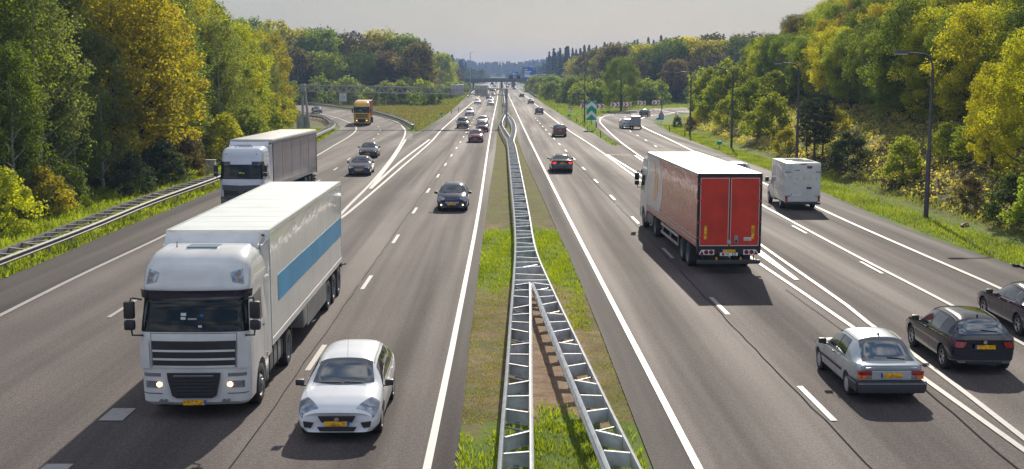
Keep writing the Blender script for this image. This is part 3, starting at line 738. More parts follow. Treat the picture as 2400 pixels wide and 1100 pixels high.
    if kind == 'wedge':
        t = MB(); t.box(-.70, .70, ty - .012, ty + .05, .60, .80, .008); t.build('tail_panel', paint_m, r)
        for sx in (1, -1):
            t = MB()
            t.box(sx * .47, sx * .70, ty - .028, ty + .05, .70, .80, .006, 0); t.box(sx * .60, sx * .70, ty - .026, ty + .05, .605, .697, .006, 1); t.box(sx * .47, sx * .595, ty - .026, ty + .05, .605, .697, .006, 2)
            t.box(sx * .702, sx * .775, ty + .01, ty + .16, .70, .80, .006, 0); t.box(sx * .702, sx * .775, ty + .01, ty + .16, .605, .697, .006, 1)
            t.build('tail_light', [M_tail, M_amber, M_lens], r, 40)
        t = MB(); t.box(-.80, .80, ty - .09, ty + .12, .27, .56, .05, 0); t.box(-.80, .80, ty - .095, ty + .02, .50, .515, .003, 1)
        for sx in (1, -1): t.box(sx * .79, sx * .85, ty - .02, ty + .62, .30, .55, .02, 0); t.box(sx * .80, sx * .856, ty + .0, ty + .6, .50, .515, .002, 1)
        t.build('rear_bumper', [M_greyblk, M_galv], r, 40)
        plate(ty - .014, .70, -1, .25)
        t = MB(); t.box(-.60, .60, ty - .015, ty + .06, .865, .885, .008); t.build('spoiler_lip', paint_m, r, 40)
        sv = 3.985
    else:
        zt_ = .98 if kind == 'mpv' else .88
        tm_ = M_brake if o['brake'] else M_tail
        def yb(x, z): return ty + .12 * (abs(x) / W) ** 3 + max(0, z - .55) ** 1.2 * .12
        for sx in (1, -1):
            V = []; F = []; z1, z0 = zt_ + .0, zt_ - .15
            rows = [(z0, .56), (z0 + .075, .50), (z1, .47)]
            for z, xi in rows:
                xo = c.P(L, 4.4 if z < zt_ - .05 else 4.9).x * .995
                for k in range(4):
                    x = xi + (xo - xi) * k / 3; V.append((sx * x, yb(x, z) - .012, z))
                for q in (.05, .14, .26): p = c.on(L - q, 4.15 + (z - z0) / .15 * .8, .012, sx); V.append((p.x, p.y, z if q < .2 else p.z))
            for j in range(2):
                for i in range(6): F.append((j * 7 + i, j * 7 + i + 1, (j + 1) * 7 + i + 1, (j + 1) * 7 + i))
            t = MB(); t.add(V, F); t.build('tail_light', tm_, r, 50)
        t = MB(); t.box(-.5, .5, ty - .012, ty + .05, .40, .415); t.box(-.45, .45, ty - .01, ty + .05, .30, .36, .004); t.build('bumper_insert', M_plastic, r)
        plate(ty - .005, zt_ - .12 if kind != 'saloon' else .78, -1)
        bd = MB(); bd.disc_y((0, ty + .03, zt_ + .0), .05, 14, .03); bd.build('badge', M_chrome, r)
    # wipers, aerial
    wv = MB()
    for x0, x1 in ((-.52, -.02), (.05, .58)):
        a = c.on(cowl + .03, 6.15 + .1, .02); a = Vector((x0, 0, 0)); pts = []
        for k in range(5):
            x = x0 + (x1 - x0) * k / 4; vv = 7 - abs(x) / max(c.wt(cowl), .1) * .95; p = c.on(cowl + .06 + .03 * k / 4, vv, .02); pts.append((x, p.y, p.z))
        wv.tube(pts, .009, 4)
    wv.build('wiper', M_plastic, r)
    p = c.on(hdr + .12, 7, 0); MB().tube([p, (p.x, p.y - .12, p.z + .42)], [.005, .003], 4).build('aerial', M_plastic, r) if o.get('aerial') else (lambda P_: MB().hexa([(-.02, P_.y - .07, P_.z - .03), (.02, P_.y - .07, P_.z - .03), (.012, P_.y + .07, P_.z - .03), (-.012, P_.y + .07, P_.z - .03), (-.01, P_.y - .07, P_.z + .06), (.01, P_.y - .07, P_.z + .06), (.006, P_.y - .01, P_.z + .045), (-.006, P_.y - .01, P_.z + .045)]).build('aerial', M_plastic, r))(c.P(rf - .16, 7))
    q = (rb + .0); rw = MB(); pts = []
    for k in range(5):
        x = -.02 + .42 * k / 4; pp = c.on(rb - .10 + .03 * k / 4, 7 - abs(x) / .6 * .9, .02); pts.append((x, pp.y, pp.z))
    if kind != 'saloon': rw.tube(pts, .012, 4); rw.build('rear_wiper', M_plastic, r)
    for sx in (1, -1):     # roof gutters
        pts = [c.on(hdr - .05 + (rf - hdr) * k / 8, 6.02, .004, sx) for k in range(9)]
        MB().tube(pts, .011, 4).build('roof_rail' if o.get('rails') else 'roof_gutter', M_plastic if not o.get('chrome') else M_chrome, r)
    return r
M_greyblk = mat('bumper_grey_black', (.035, .037, .042), .55)
# ------------------------------------------------------------------ vehicles: lorries and vans
class Cab:
    """cab skin: rounded plan outline at every height; u 0..1 side (back to corner), 1..2 corner, 2..3 front to the centre"""
    def __init__(c, lev, yb):
        z = [l[0] for l in lev]; c.z0, c.z1 = z[0], z[-1]
        c.w = pchip(z, [l[1] for l in lev]); c.yf = pchip(z, [l[2] for l in lev]); c.r = pchip(z, [l[3] for l in lev]); c.yb = yb
    def P(c, u, z):
        w_, yf, r = c.w(z), c.yf(z), c.r(z); bow = .07
        if u <= 1: return Vector((w_, c.yb + (yf - bow - r - c.yb) * u, z))
        if u <= 2: a = (u - 1) * pi / 2; return Vector((w_ - r + r * cos(a), yf - bow - r + r * sin(a), z))
        x = (w_ - r) * (3 - u); return Vector((x, yf - bow * (x / max(w_ - r, .1)) ** 2, z))
    def on(c, u, z, off=.006, sx=1):
        if u > 3: u = 6 - u; sx = -sx
        p = c.P(u, z); e = .02; pu = c.P(min(u + e, 3), z) - c.P(max(u - e, 0), z); pz = c.P(u, min(z + e, c.z1)) - c.P(u, max(z - e, c.z0)); n = pu.cross(pz)
        if n.length < 1e-9: n = Vector((0, 1, 0))
        n.normalize()
        if n.dot(Vector((p.x, p.y - c.yb * .6, 0))) < 0: n = -n
        q = p + n * off; return Vector((q.x * sx, q.y, q.z))
    def patch(c, name, u0, u1, za, zb, m, parent, off=.006, nu=12, nz=5, sx=1, mirror=False, edge=None, smooth=50):
        """za, zb: numbers or functions of t (0..1 along u)"""
        outs = []
        for q in ((1, -1) if mirror else (sx,)):
            V = []
            for j in range(nz + 1):
                for i in range(nu + 1):
                    t = i / nu; a = za(t) if callable(za) else za; b = zb(t) if callable(zb) else zb
                    V.append(c.on(u0 + (u1 - u0) * t, a + (b - a) * j / nz, off, q))
            F = [(j * (nu + 1) + i, j * (nu + 1) + i + 1, (j + 1) * (nu + 1) + i + 1, (j + 1) * (nu + 1) + i) for j in range(nz) for i in range(nu)]
            mb = MB(); mb.add(V, F); outs.append(mb.build(name, m, parent, smooth))
        return outs
    def body(c, m, parent, arch=None, wr=.5):
        us = [k / 6 for k in range(6)] + [1 + k / 8 for k in range(8)] + [2 + k / 8 for k in range(9)]
        zs = np.linspace(c.z0, c.z1, 44); ring = us; n = len(us); V = []; F = []; m_ = 2 * n - 1
        for z in zs:
            h = [c.P(u, z) for u in us]; V += h + [Vector((-p.x, p.y, p.z)) for p in h[-2::-1]]
        for i in range(len(zs) - 1):
            for k in range(m_): F.append((i * m_ + k, i * m_ + (k + 1) % m_, (i + 1) * m_ + (k + 1) % m_, (i + 1) * m_ + k))
        F += [tuple(range(m_ - 1, -1, -1)), tuple((len(zs) - 1) * m_ + k for k in range(m_))]
        mb = MB(); mb.add(V, F); o = mb.build('cab', [m, M_dark], None)
        if arch is not None:
            cm = MB()
            for sx in (1, -1): cm.lathe_x([(sx * .78, .001), (sx * .78, wr * 1.14), (sx * 1.6, wr * 1.14), (sx * 1.6, .001)], 32, (0, arch, wr))
            ct = cm.build('cut', [M_dark]); b2 = bmesh.new(); b2.from_mesh(ct.data); bmesh.ops.remove_doubles(b2, verts=b2.verts[:], dist=.003); bmesh.ops.recalc_face_normals(b2, faces=b2.faces[:]); b2.to_mesh(ct.data); b2.free()
            md = o.modifiers.new('b', 'BOOLEAN'); md.object = ct; md.operation = 'DIFFERENCE'; md.solver = 'EXACT'; md.material_mode = 'TRANSFER'
            nm = bpy.data.meshes.new_from_object(o.evaluated_get(bpy.context.evaluated_depsgraph_get())); bpy.data.objects.remove(ct); bpy.data.objects.remove(o); nm.name = 'cab'; nm.materials.clear()
            o = link_mesh('cab', nm, [m, M_dark], parent); nm.polygons.foreach_set('use_smooth', [True] * len(nm.polygons)); nm.set_sharp_from_angle(angle=R(32))
        else:
            o.parent = parent; KIDS.setdefault(parent.name, []).append(o)
        return o
M_tglass = mat('lorry_windscreen', (.006, .010, .009), .06, 0, .35)
M_hivis = mat('hi_vis', (.5, .6, .05), .6)
M_interior = mat('paper_white', (.6, .7, .68), .6)
M_skirt = mat('side_skirt_grey', (.20, .21, .22), .45, .3, noise=(2, .25))
def mirrors(r, y, z, wd=1.3, two=True, col=None):
    for sx in (1, -1):
        mb = MB(); x = sx * (wd + .16)
        mb.tube([(sx * (wd - .1), y - .06, z + .30), (sx * (wd + .12), y + .02, z + .36), (x, y + .03, z + .2)], .022, 6)
        mb.tube([(sx * (wd - .1), y - .06, z - .52), (sx * (wd + .12), y + .02, z - .50), (x, y + .03, z - .2)], .022, 6)
        mb.box(x - .11, x + .13, y - .06, y + .10, z - .12, z + .28, .05)
        if two: mb.box(x - .11, x + .13, y - .05, y + .10, z - .38, z - .15, .05)
        mb.build('mirror', col or M_plastic, r, 50)
def truck_wheels(r, ys, steer=1, rr=.5, x=1.08):
    for k, y in enumerate(ys):
        for sx in (1, -1): wheel(r, sx * (x if k < steer else x - .10), y, rr, .30 if k < steer else .5, sx, 'truckfront' if k < steer else 'truckrear')
def tractor(r, style, pm, lit=True, fair=True, two_mirror=True):
    if style == 'high':     # tall roof, slatted grille
        lev = [(.33, 1.14, -.10, .22), (.42, 1.22, -.01, .28), (1.2, 1.245, 0, .30), (1.95, 1.245, -.03, .27), (2.1, 1.235, -.06, .26), (2.85, 1.20, -.24, .27), (2.98, 1.22, -.22, .30), (3.1, 1.22, -.26, .34), (3.42, 1.19, -.38, .40), (3.62, 1.12, -.60, .42), (3.72, 1.05, -.82, .42), (3.78, .96, -1.1, .40)]
        wz0, wz1 = 2.02, 2.90
    else:
        lev = [(.33, 1.14, -.08, .20), (.42, 1.22, 0, .26), (1.3, 1.245, 0, .28), (1.95, 1.245, -.04, .27), (2.1, 1.235, -.07, .26), (2.85, 1.20, -.22, .27), (3.0, 1.20, -.26, .30), (3.35, 1.19, -.34, .32), (3.55, 1.14, -.46, .36), (3.66, 1.05, -.66, .40), (3.70, .95, -.95, .40)]
        wz0, wz1 = 1.92, 2.84
    c = Cab(lev, -2.25); c.body(pm, r, -1.42, .52)
    c.patch('windscreen', 1.28, 4.72, wz0, wz1 - .02, M_tglass, r, .008, 30, 8)
    # things seen through the glass: dash papers, far side window, pale seat
    PM = [M_interior, M_galv, M_blue, M_hivis]
    def inside(x0, x1, z0, z1, mi=0):
        y = c.P(3, z0).y + .012; MB().box(x0, x1, y, y + .006, z0, z1).build('dashboard_paper', PM[mi], r)
    if style == 'high':
        inside(.16, .28, 2.38, 2.45); inside(.17, .28, 2.30, 2.36); inside(-.08, .12, 2.295, 2.335, 1); inside(-.22, -.15, 2.36, 2.42, 2); inside(-.20, -.12, 2.13, 2.18)
    else: inside(-.2, -.1, 2.22, 2.3, 3); inside(-.05, .1, 2.24, 2.32, 3)
    c.patch('side_window', .30, .86, lambda t: wz0 + .02 - (.10 * t), lambda t: wz1 - .14 - .05 * t, M_glass, r, .007, 8, 4, mirror=True)
    for q in (.22, .92): c.patch('door_seam', q, q + .007, .95, wz1 - .08, M_black, r, .003, 1, 12, mirror=True)
    c.patch('door_handle', .27, .36, 1.83, 1.89, M_plastic, r, .03, 2, 1, mirror=True)
    if style == 'high':
        c.patch('sun_visor', 1.15, 4.85, lambda t: wz1 - .17 + .05 * (2 * t - 1) ** 2, wz1 + .06, M_visor, r, .075, 24, 4)
        # slatted grille: black field with body coloured bars
        c.patch('grille', 2.02, 3.98, 1.22, 1.82, M_plastic, r, .010, 20, 6)
        for z in (1.60, 1.41, 1.24): c.patch('grille_bar', 2.03, 3.97, z - .024, z + .024, pm, r, .035, 20, 2)
        for z in (1.68, 1.72, 1.76): c.patch('grille_bar', 2.4, 3.6, z - .010, z + .010, M_black, r, .026, 12, 1)
        c.patch('front_flap_seam', 2.0, 4.0, 1.985, 1.997, M_black, r, .004, 20, 1); c.patch('front_flap_seam', 2.0, 2.012, 1.22, 1.99, M_black, r, .004, 1, 4, mirror=True)
        c.patch('wind_deflector', 1.35, 1.92, 1.20, 1.84, pm, r, .06, 8, 5, mirror=True)
        lg = MB(); prof = [(-.60, 1.10), (.60, 1.10), (.585, .95), (.50, .58), (.40, .52), (-.40, .52), (-.50, .58), (-.585, .95)]
        lg.poly_y(prof, .0, .055)
        for k in range(6): z = 1.0 - k * .078; ww = .52 - .035 * k * .5; lg.box(-ww, ww, .05, .075, z - .026, z + .022, .008)
        lg.build('lower_grille', M_plastic, r, 40)
        gb = MB(); gb.box(-.45, .45, .055, .075, 1.035, 1.05); gb.build('chrome_strip', M_galv, r)
        c.patch('bumper_step', 1.4, 2.22, .60, .62, M_greyplas, r, .014, 8, 1, mirror=True); c.patch('bumper_recess', 1.5, 2.2, 1.00, 1.08, M_skirt, r, .006, 8, 2, mirror=True)
        c.patch('headlight', 1.62, 2.20, .74, .90, M_lens, r, .012, 8, 3, mirror=True)
        fog = [(.66, .45), (.76, .45)]; hl = (.80, .82)
        c.patch('spot_lamp', 1.55, 2.02, lambda t: 3.06 + .06 * t, lambda t: 3.40 - .07 * t, M_lens, r, .012, 8, 4, mirror=True)
        for sx in (1, -1):
            for u, z in ((1.72, 3.15), (1.76, 3.28)): p = c.on(u, z, .01, sx); MB().disc_y((p.x, p.y + .0, p.z), .055, 12, .03, sy=1).build('spot_reflector', M_chrome, r)
    else:
        c.patch('sun_visor', 1.10, 2.35, wz1 - .16, wz1 + .06, M_visor, r, .05, 10, 3, mirror=True)
        c.patch('visor_centre', 2.35, 3.65, wz1 - .10, wz1 + .05, pm, r, .05, 10, 2)
        for k, (a, z0, z1) in enumerate(((1.75, 1.30, 1.58), (1.95, 1.02, 1.26), (2.1, .80, .98))):
            c.patch('grille_slat', a, 6 - a, lambda t, z0=z0: z0 - .10 + .12 * abs(2 * t - 1), lambda t, z1=z1: z1 - .02 + .04 * abs(2 * t - 1), M_greyplas if k % 2 == 0 else M_plastic, r, .02 + .012 * k, 24, 2)
        c.patch('grille', 1.9, 4.1, .62, 1.5, M_plastic, r, .006, 20, 3)
        c.patch('bumper', 1.0, 5.0, .36, .92, M_greyplas, r, .012, 28, 4)
        MB().disc_y((0, .03, 1.22), .13, 20, .04, sy=1).build('badge', M_greyplas, r)
        c.patch('headlight', 1.55, 2.10, .62, .80, M_lens, r, .022, 8, 3, mirror=True); fog = []; hl = (.85, .71)
        c.patch('roof_marker_lamp', 1.95, 2.05, 3.30, 3.34, M_black, r, .01, 2, 1, mirror=True)
    for sx in (1, -1):
        if lit: MB().disc_y((sx * hl[0], c.on(2.05, hl[1]).y - .03, hl[1]), .062, 14, .06, sy=1).build('headlamp_bulb', M_lampon, r)
        for fx, fz in fog: MB().disc_y((sx * fx, .0 - .02, fz + .0), .042, 12, .04, sy=1).build('fog_lamp', M_skirt, r)
    pl = MB(); pl.box(-.215, .26, .03, .05, .36, .47, mi=0); pl.box(-.26, -.215, .03, .05, .36, .47, mi=1); pl.build('number_plate', [M_plate, M_plblue], r)
    mirrors(r, -.10, 2.45, 1.25, two_mirror)
    # roof: hatch, horn, aerial, deflector
    rh = MB(); zt = c.z1
    rh.box(-.36, .36, -1.62, -1.12, zt - .01, zt + .035, .012); rh.build('roof_hatch', M_tintw, r)
    MB().tube([(.62, -1.25, zt - .08), (.62, -1.3, zt + .14)], [.02, .006], 5).build('aerial', M_black, r)
    if style != 'high': MB().tube([(-.5, -1.0, zt - .02), (-.4, -1.02, zt + .10), (.4, -1.02, zt + .10), (.5, -1.0, zt - .02)], .02, 6).build('roof_bar', M_black, r)
    if fair:
        d = MB(); H = 3.98 if style == 'high' else 3.92
        for k in range(8):
            x0, x1 = -1.12 + k * .28, -1.12 + (k + 1) * .28; q = lambda x: .05 * (x / 1.12) ** 4
            d.hexa([(x0, -1.95, zt - .12), (x1, -1.95, zt - .12), (x1, -2.45, zt - .2), (x0, -2.45, zt - .2), (x0, -2.28 + q(x0), H + q(x0)), (x1, -2.28 + q(x1), H + q(x1)), (x1, -2.44, H - .06), (x0, -2.44, H - .06)])
        d.build('air_deflector', pm, r, 40)
        for sx in (1, -1):
            d = MB(); d.hexa([(sx * 1.215, -2.16, .95), (sx * 1.25, -2.16, .95), (sx * 1.26, -2.66, .95), (sx * 1.22, -2.66, .95), (sx * 1.14, -2.16, 3.70), (sx * 1.19, -2.16, 3.70), (sx * 1.25, -2.66, 3.80), (sx * 1.2, -2.66, 3.80)]); d.build('side_fairing', pm, r, 30)
    # chassis, tanks, mudguards
    ch = MB()
    for sx in (1, -1): ch.box(sx * .36, sx * .46, -6.1, -1.0, .72, .98)
    ch.box(-.9, .9, -4.0, -3.2, .6, .75); ch.box(-.95, .95, -1.9, -.9, .45, .6); ch.lathe_x([(-1, .06), (1, .06)], 10, (0, -1.42, .5)); ch.lathe_x([(-.9, .08), (.9, .08)], 10, (0, -5.2, .5)); ch.lathe_x([(-.2, .001), (-.2, .25), (.2, .25), (.2, .001)], 14, (0, -5.2, .5))
    ch.build('chassis', M_dark, r)
    for sx in (1, -1):
        tk = MB(); tk.box(sx * .62, sx * 1.2, -4.45, -2.35, .42, .98, .09, 0)
        for k in range(4): y = -2.6 - k * .55; tk.box(sx * .6, sx * 1.215, y, y + .05, .40, .995, .01, 1)
        tk.build('fuel_tank', [M_skirt, M_black], r, 40)
        st = MB(); st.box(sx * .85, sx * 1.235, -2.32, -2.02, .36, .95, .03); st.build('step_panel', M_skirt, r, 40)
        mg = MB()
        for k in range(9):
            a0, a1 = pi * k / 9, pi * (k + 1) / 9; q = lambda a, rr: (-5.2 + rr * cos(a), .5 + rr * sin(a))
            (y0, z0), (y1, z1), (y2, z2), (y3, z3) = q(a0, .60), q(a1, .60), q(a1, .63), q(a0, .63)
            mg.hexa([(sx * .66, y0, z0), (sx * 1.22, y0, z0), (sx * 1.22, y1, z1), (sx * .66, y1, z1), (sx * .66, y3, z3), (sx * 1.22, y3, z3), (sx * 1.22, y2, z2), (sx * .66, y2, z2)])
        mg.build('mudguard', M_plastic, r, 40)
        MB().box(sx * 1.235, sx * 1.26, -2.2, -2.08, 1.0, 1.08, .01).build('indicator', M_amber, r)
    truck_wheels(r, [-1.42, -5.2])
    return c
M_visor = mat('tinted_visor', (.022, .018, .03), .12, coat=.6)
M_tintw = mat('tinted_hatch', (.20, .26, .28), .15, coat=.4)
def trailer_chassis(r, yf, yb, axles, rr=.5):
    ch = MB()
    for sx in (1, -1): ch.box(sx * .40, sx * .50, yb + .1, yf - .3, .86, 1.12)
    for y in axles: ch.lathe_x([(-1.0, .07), (1.0, .07)], 10, (0, y, rr))
    ch.box(-1.0, 1.0, axles[-1] - .3, axles[0] + .4, .72, .84)
    ch.build('trailer_chassis', M_dark, r)
    for y in axles:
        for sx in (1, -1): wheel(r, sx * 1.07, y, rr, .36, sx, 'truckrear')
    for sx in (1, -1): MB().box(sx * .85, sx * 1.22, axles[-1] - .62, axles[-1] - .60, .28, .9).build('mud_flap', M_rubber, r)

# 1) the near white lorry -----------------------------------------------------
M_wht = paint('lorry_white', (.64, .65, .64), .3, dirt=.17)
M_box = mat('trailer_white', (.62, .63, .62), .22, coat=.5, noise=(.7, .10, 8))
def wavy(m, sc=(3, .5, .9), st=.10):
    n, b = nodes_of(m); t = n.nodes.new('ShaderNodeTexCoord'); mp_ = n.nodes.new('ShaderNodeMapping'); mp_.inputs['Scale'].default_value = sc
    z = n.nodes.new('ShaderNodeTexNoise'); z.inputs['Scale'].default_value = 2.2; z.inputs['Detail'].default_value = 3; bp = n.nodes.new('ShaderNodeBump'); bp.inputs['Strength'].default_value = st; bp.inputs['Distance'].default_value = .05
    n.links.new(t.outputs['Object'], mp_.inputs[0]); n.links.new(mp_.outputs[0], z.inputs['Vector']); n.links.new(z.outputs['Fac'], bp.inputs['Height']); n.links.new(bp.outputs[0], b.inputs['Normal']); n.links.new(bp.outputs[0], b.inputs['Coat Normal'])
wavy(M_box)
M_roofw = mat('trailer_roof', (.50, .54, .53), .5, noise=(.8, .10, 8))
M_bluestripe = mat('stripe_blue', (.045, .28, .52), .4, 0, .25, noise=(1, .15))
def white_lorry():
    r = empty('articulated_lorry', label='white high-roof lorry with a white box trailer and blue side stripe, nearest to the camera', cat='lorry')
    tractor(r, 'high', M_wht)
    yf, yb, W2, z0, z1 = -2.72, -16.2, 1.26, 1.12, 3.98
    b = MB(); b.box(-W2, W2, yb, yf, z0, z1, .012); b.build('trailer_box', M_box, r)
    t = MB(); t.box(-W2 + .06, W2 - .06, yb + .05, yf - .05, z1, z1 + .012)
    for k in range(12): y = yf - .6 - k * 1.12; t.box(-W2 + .08, W2 - .08, y - .012, y + .012, z1 + .012, z1 + .0145)
    t.build('trailer_roof', M_roofw, r)
    e = MB()
    for sx in (1, -1):
        e.box(sx * (W2 - .05), sx * (W2 + .008), yb, yf, z1 - .10, z1 + .022, .006); e.box(sx * (W2 - .02), sx * (W2 + .010), yb, yf, z0 - .03, z0 + .14, .004)
        e.box(sx * (W2 - .12), sx * (W2 + .009), yf - .10, yf + .012, z0, z1 + .02, .008); e.box(sx * (W2 - .05), sx * (W2 + .009), yb - .01, yb + .08, z0, z1 + .02, .008)
        for k in range(22):
            y = yf - .35 - k * .60; e.box(sx * (W2), sx * (W2 + .0008), y - .004, y + .004, z0 + .14, z1 - .1)
    e.box(-W2 + .1, W2 - .1, yf - .02, yf + .012, z1 - .06, z1 + .018)
    e.build('edge_profile', M_wht, r)
    for sx in (1, -1):
        MB().box(sx * (W2 + .003), sx * (W2 + .009), yb + .2, yf - .95, 2.05, 2.72).build('side_stripe', M_bluestripe, r)
        MB().box(sx * .98, sx * 1.14, yf + .012, yf + .03, z1 - .13, z1 - .09).build('marker_lamp', M_black, r)
        s = MB(); s.box(sx * (W2 - .03), sx * (W2 + .0), -12.2, -8.2, .42, 1.08, .01); s.build('side_skirt', M_skirt, r)
        s = MB(); s.box(sx * (W2 - .45), sx * (W2 + .003), -8.15, -7.45, .52, 1.08, .03); s.build('pallet_box', M_skirt, r, 40)
        for y in (-8.3, -10.2): MB().box(sx * (W2 + .002), sx * (W2 + .02), y, y + .1, .98, 1.03).build('side_marker', M_amber, r)
    trailer_chassis(r, yf, yb, [-12.75, -14.05, -15.35][::1], .5)
    u = MB(); u.box(-1.2, 1.2, yb - .02, yb + .1, .48, .62, .01, 0); u.box(-1.25, 1.25, yb - .03, yb + .05, .88, 1.12, .01, 0)
    for sx in (1, -1): u.box(sx * .5, sx * .56, yb, yb + .08, .6, .9, 0, 0); u.tube([(sx * 1.2, yb + .1, .95), (sx * 1.38, yb + .02, 1.0)], .02, 5, 0); u.box(sx * 1.36, sx * 1.41, yb - .01, yb + .05, .97, 1.03, .005, 1)
    u.build('underrun_bar', [M_greyplas, M_tail], r, 40)
    return r

# 2) lorry with curtain trailer --------------------------------------------------
M_curt = mat('curtain_fabric', (.17, .15, .185), .42, coat=.25, noise=(.9, .22, 4)); wavy(M_curt, (1.2, 1.2, .25), .14)
M_navy = mat('navy_bulkhead', (.01, .014, .06), .5)
M_curtroof = mat('tarpaulin_roof', (.42, .41, .38), .6, noise=(1.2, .15))
M_wht2 = paint('lorry_white_cool', (.60, .63, .70), .3)
def curtain_lorry():
    r = empty('articulated_lorry', label='white lorry pulling a grey curtain-sided trailer, half hidden behind the nearest lorry', cat='lorry')
    tractor(r, 'flat', M_wht2, lit=False)
    yf, yb, W2, z0, z1 = -2.75, -16.3, 1.275, 1.22, 4.02
    f = MB(); f.box(-W2, W2, yf - .08, yf, z0 - .2, z1 - .18, .01); f.build('bulkhead', M_navy, r)
    s = MB(); s.box(-W2 + .02, W2 - .02, yb, yf - .08, z0 - .05, z1 - .05); s.build('curtain', M_curt, r)
    for sx in (1, -1):
        q = MB()
        for k in range(27): y = yf - .35 - k * .49; q.box(sx * (W2 - .025), sx * (W2 - .008), y - .02, y + .02, z0 - .16, z0 + .16)
        q.box(sx * (W2 - .03), sx * (W2 - .012), yb, yf - .1, z0 - .12, z0 - .03); q.build('curtain_straps', M_galvd, r)
        q = MB()
        for k in range(4): y = yf - 2.6 - k * 2.7; q.box(sx * (W2 - .022), sx * (W2 - .014), y, y + .012, z0 + .05, z1 - .15)
        q.build('curtain_seam', M_black, r)
    t = MB(); t.box(-W2 - .01, W2 + .01, yb, yf + .01, z1 - .20, z1 - .02, .02); t.box(-W2 + .05, W2 - .05, yb + .05, yf - .05, z1 - .02, z1 + .02, .015); t.build('trailer_roof', M_curtroof, r, 40)
    q = MB()
    for k in range(11): x = -1.05 + k * .21; q.box(x - .012, x + .012, yf + .01, yf + .022, z1 - .12, z1 - .08)
    q.build('roof_eyelets', M_black, r)
    for sx in (1, -1): MB().box(sx * (W2 - .06), sx * (W2 + .004), yb - .01, yb + .1, z0 - .2, z1 - .1, .005).build('corner_post', M_navy if sx > 0 else M_galvd, r)
    trailer_chassis(r, yf, yb, [-12.5, -13.8, -15.1], .5)
    u = MB(); u.box(-1.2, 1.2, yb - .02, yb + .1, .5, .62, .01); u.box(-1.2, 1.2, yb - .02, yb + .1, .75, .85, .01); u.build('underrun_bar', M_greyplas, r, 40)
    return r

# 3) yellow lorry with a red container --------------------------------------------
M_yel = paint('lorry_yellow', (.80, .47, .03), .3)
M_cont = mat('container_red', (.30, .06, .045), .6, noise=(1.2, .25))
def yellow_lorry():
    r = empty('container_lorry', label='yellow lorry carrying a dull red container round the left bend', cat='lorry')
    tractor(r, 'high', M_yel, fair=False)
    yf, yb, W2, z0, z1 = -2.9, -15.1, 1.22, 1.2, 3.8
    b = MB(); b.box(-W2 + .04, W2 - .04, yb + .02, yf - .02, z0, z1 - .02)
    for sx in (1, -1):
        for k in range(44): y = yf - .16 - k * .27; b.box(sx * (W2 - .05), sx * W2, y - .12, y - .0, z0 + .12, z1 - .12)
    for k in range(9): x = -1.06 + k * .27; b.box(x - .06, x + .06, yf - .03, yf, z0 + .12, z1 - .12)
    for sx in (1, -1):
        for y in (yf - .15, yb): b.box(sx * (W2 - .12), sx * (W2 + .006), y, y + .15, z0, z1)
        b.box(sx * (W2 - .08), sx * (W2 + .004), yb, yf, z1 - .1, z1); b.box(sx * (W2 - .08), sx * (W2 + .004), yb, yf, z0, z0 + .12)
    b.box(-W2, W2, yf - .1, yf + .004, z1 - .12, z1 + .003); b.box(-W2, W2, yf - .1, yf + .004, z0 - .003, z0 + .12)
    b.build('container', M_cont, r); trailer_chassis(r, yf, yb, [-11.6, -12.9, -14.2], .5); return r

# 4) the red lorry seen from behind -------------------------------------------------
M_redside = mat('trailer_red_side', (.42, .055, .03), .22, 0, .35, coat=.22, noise=(.5, .18)); wavy(M_redside, (3, .6, 1.2), .22)
M_reddoor = mat('trailer_red_door', (.56, .036, .014), .42, noise=(1.6, .22, 8))
M_roofc = mat('trailer_roof_cream', (.44, .42, .37), .5, noise=(.8, .12, 8))
M_orng = mat('graphic_orange', (.55, .17, .03), .25, coat=.2); wavy(M_orng, (3, .6, 1.2), .2)
M_grw = mat('graphic_white', (.5, .48, .5), .25, coat=.2); wavy(M_grw, (3, .6, 1.2), .2)
M_white2 = mat('frame_white', (.55, .54, .52), .45)
def ns_mesh(txt, size, name, m, parent, M, ext_=.002):
    cu = bpy.data.curves.new('t', 'FONT'); cu.body = txt; cu.size = size; cu.extrude = ext_; cu.align_x = 'CENTER'; cu.align_y = 'CENTER'
    o = bpy.data.objects.new('t', cu); COL.objects.link(o); me = bpy.data.meshes.new_from_object(o.evaluated_get(bpy.context.evaluated_depsgraph_get())); bpy.data.objects.remove(o)
    me.name = name; me.transform(M); me.materials.clear(); return link_mesh(name, me, m, parent)
FACE_BACK = Matrix.Rotation(R(90), 4, 'X')      # text on a surface that looks towards -y
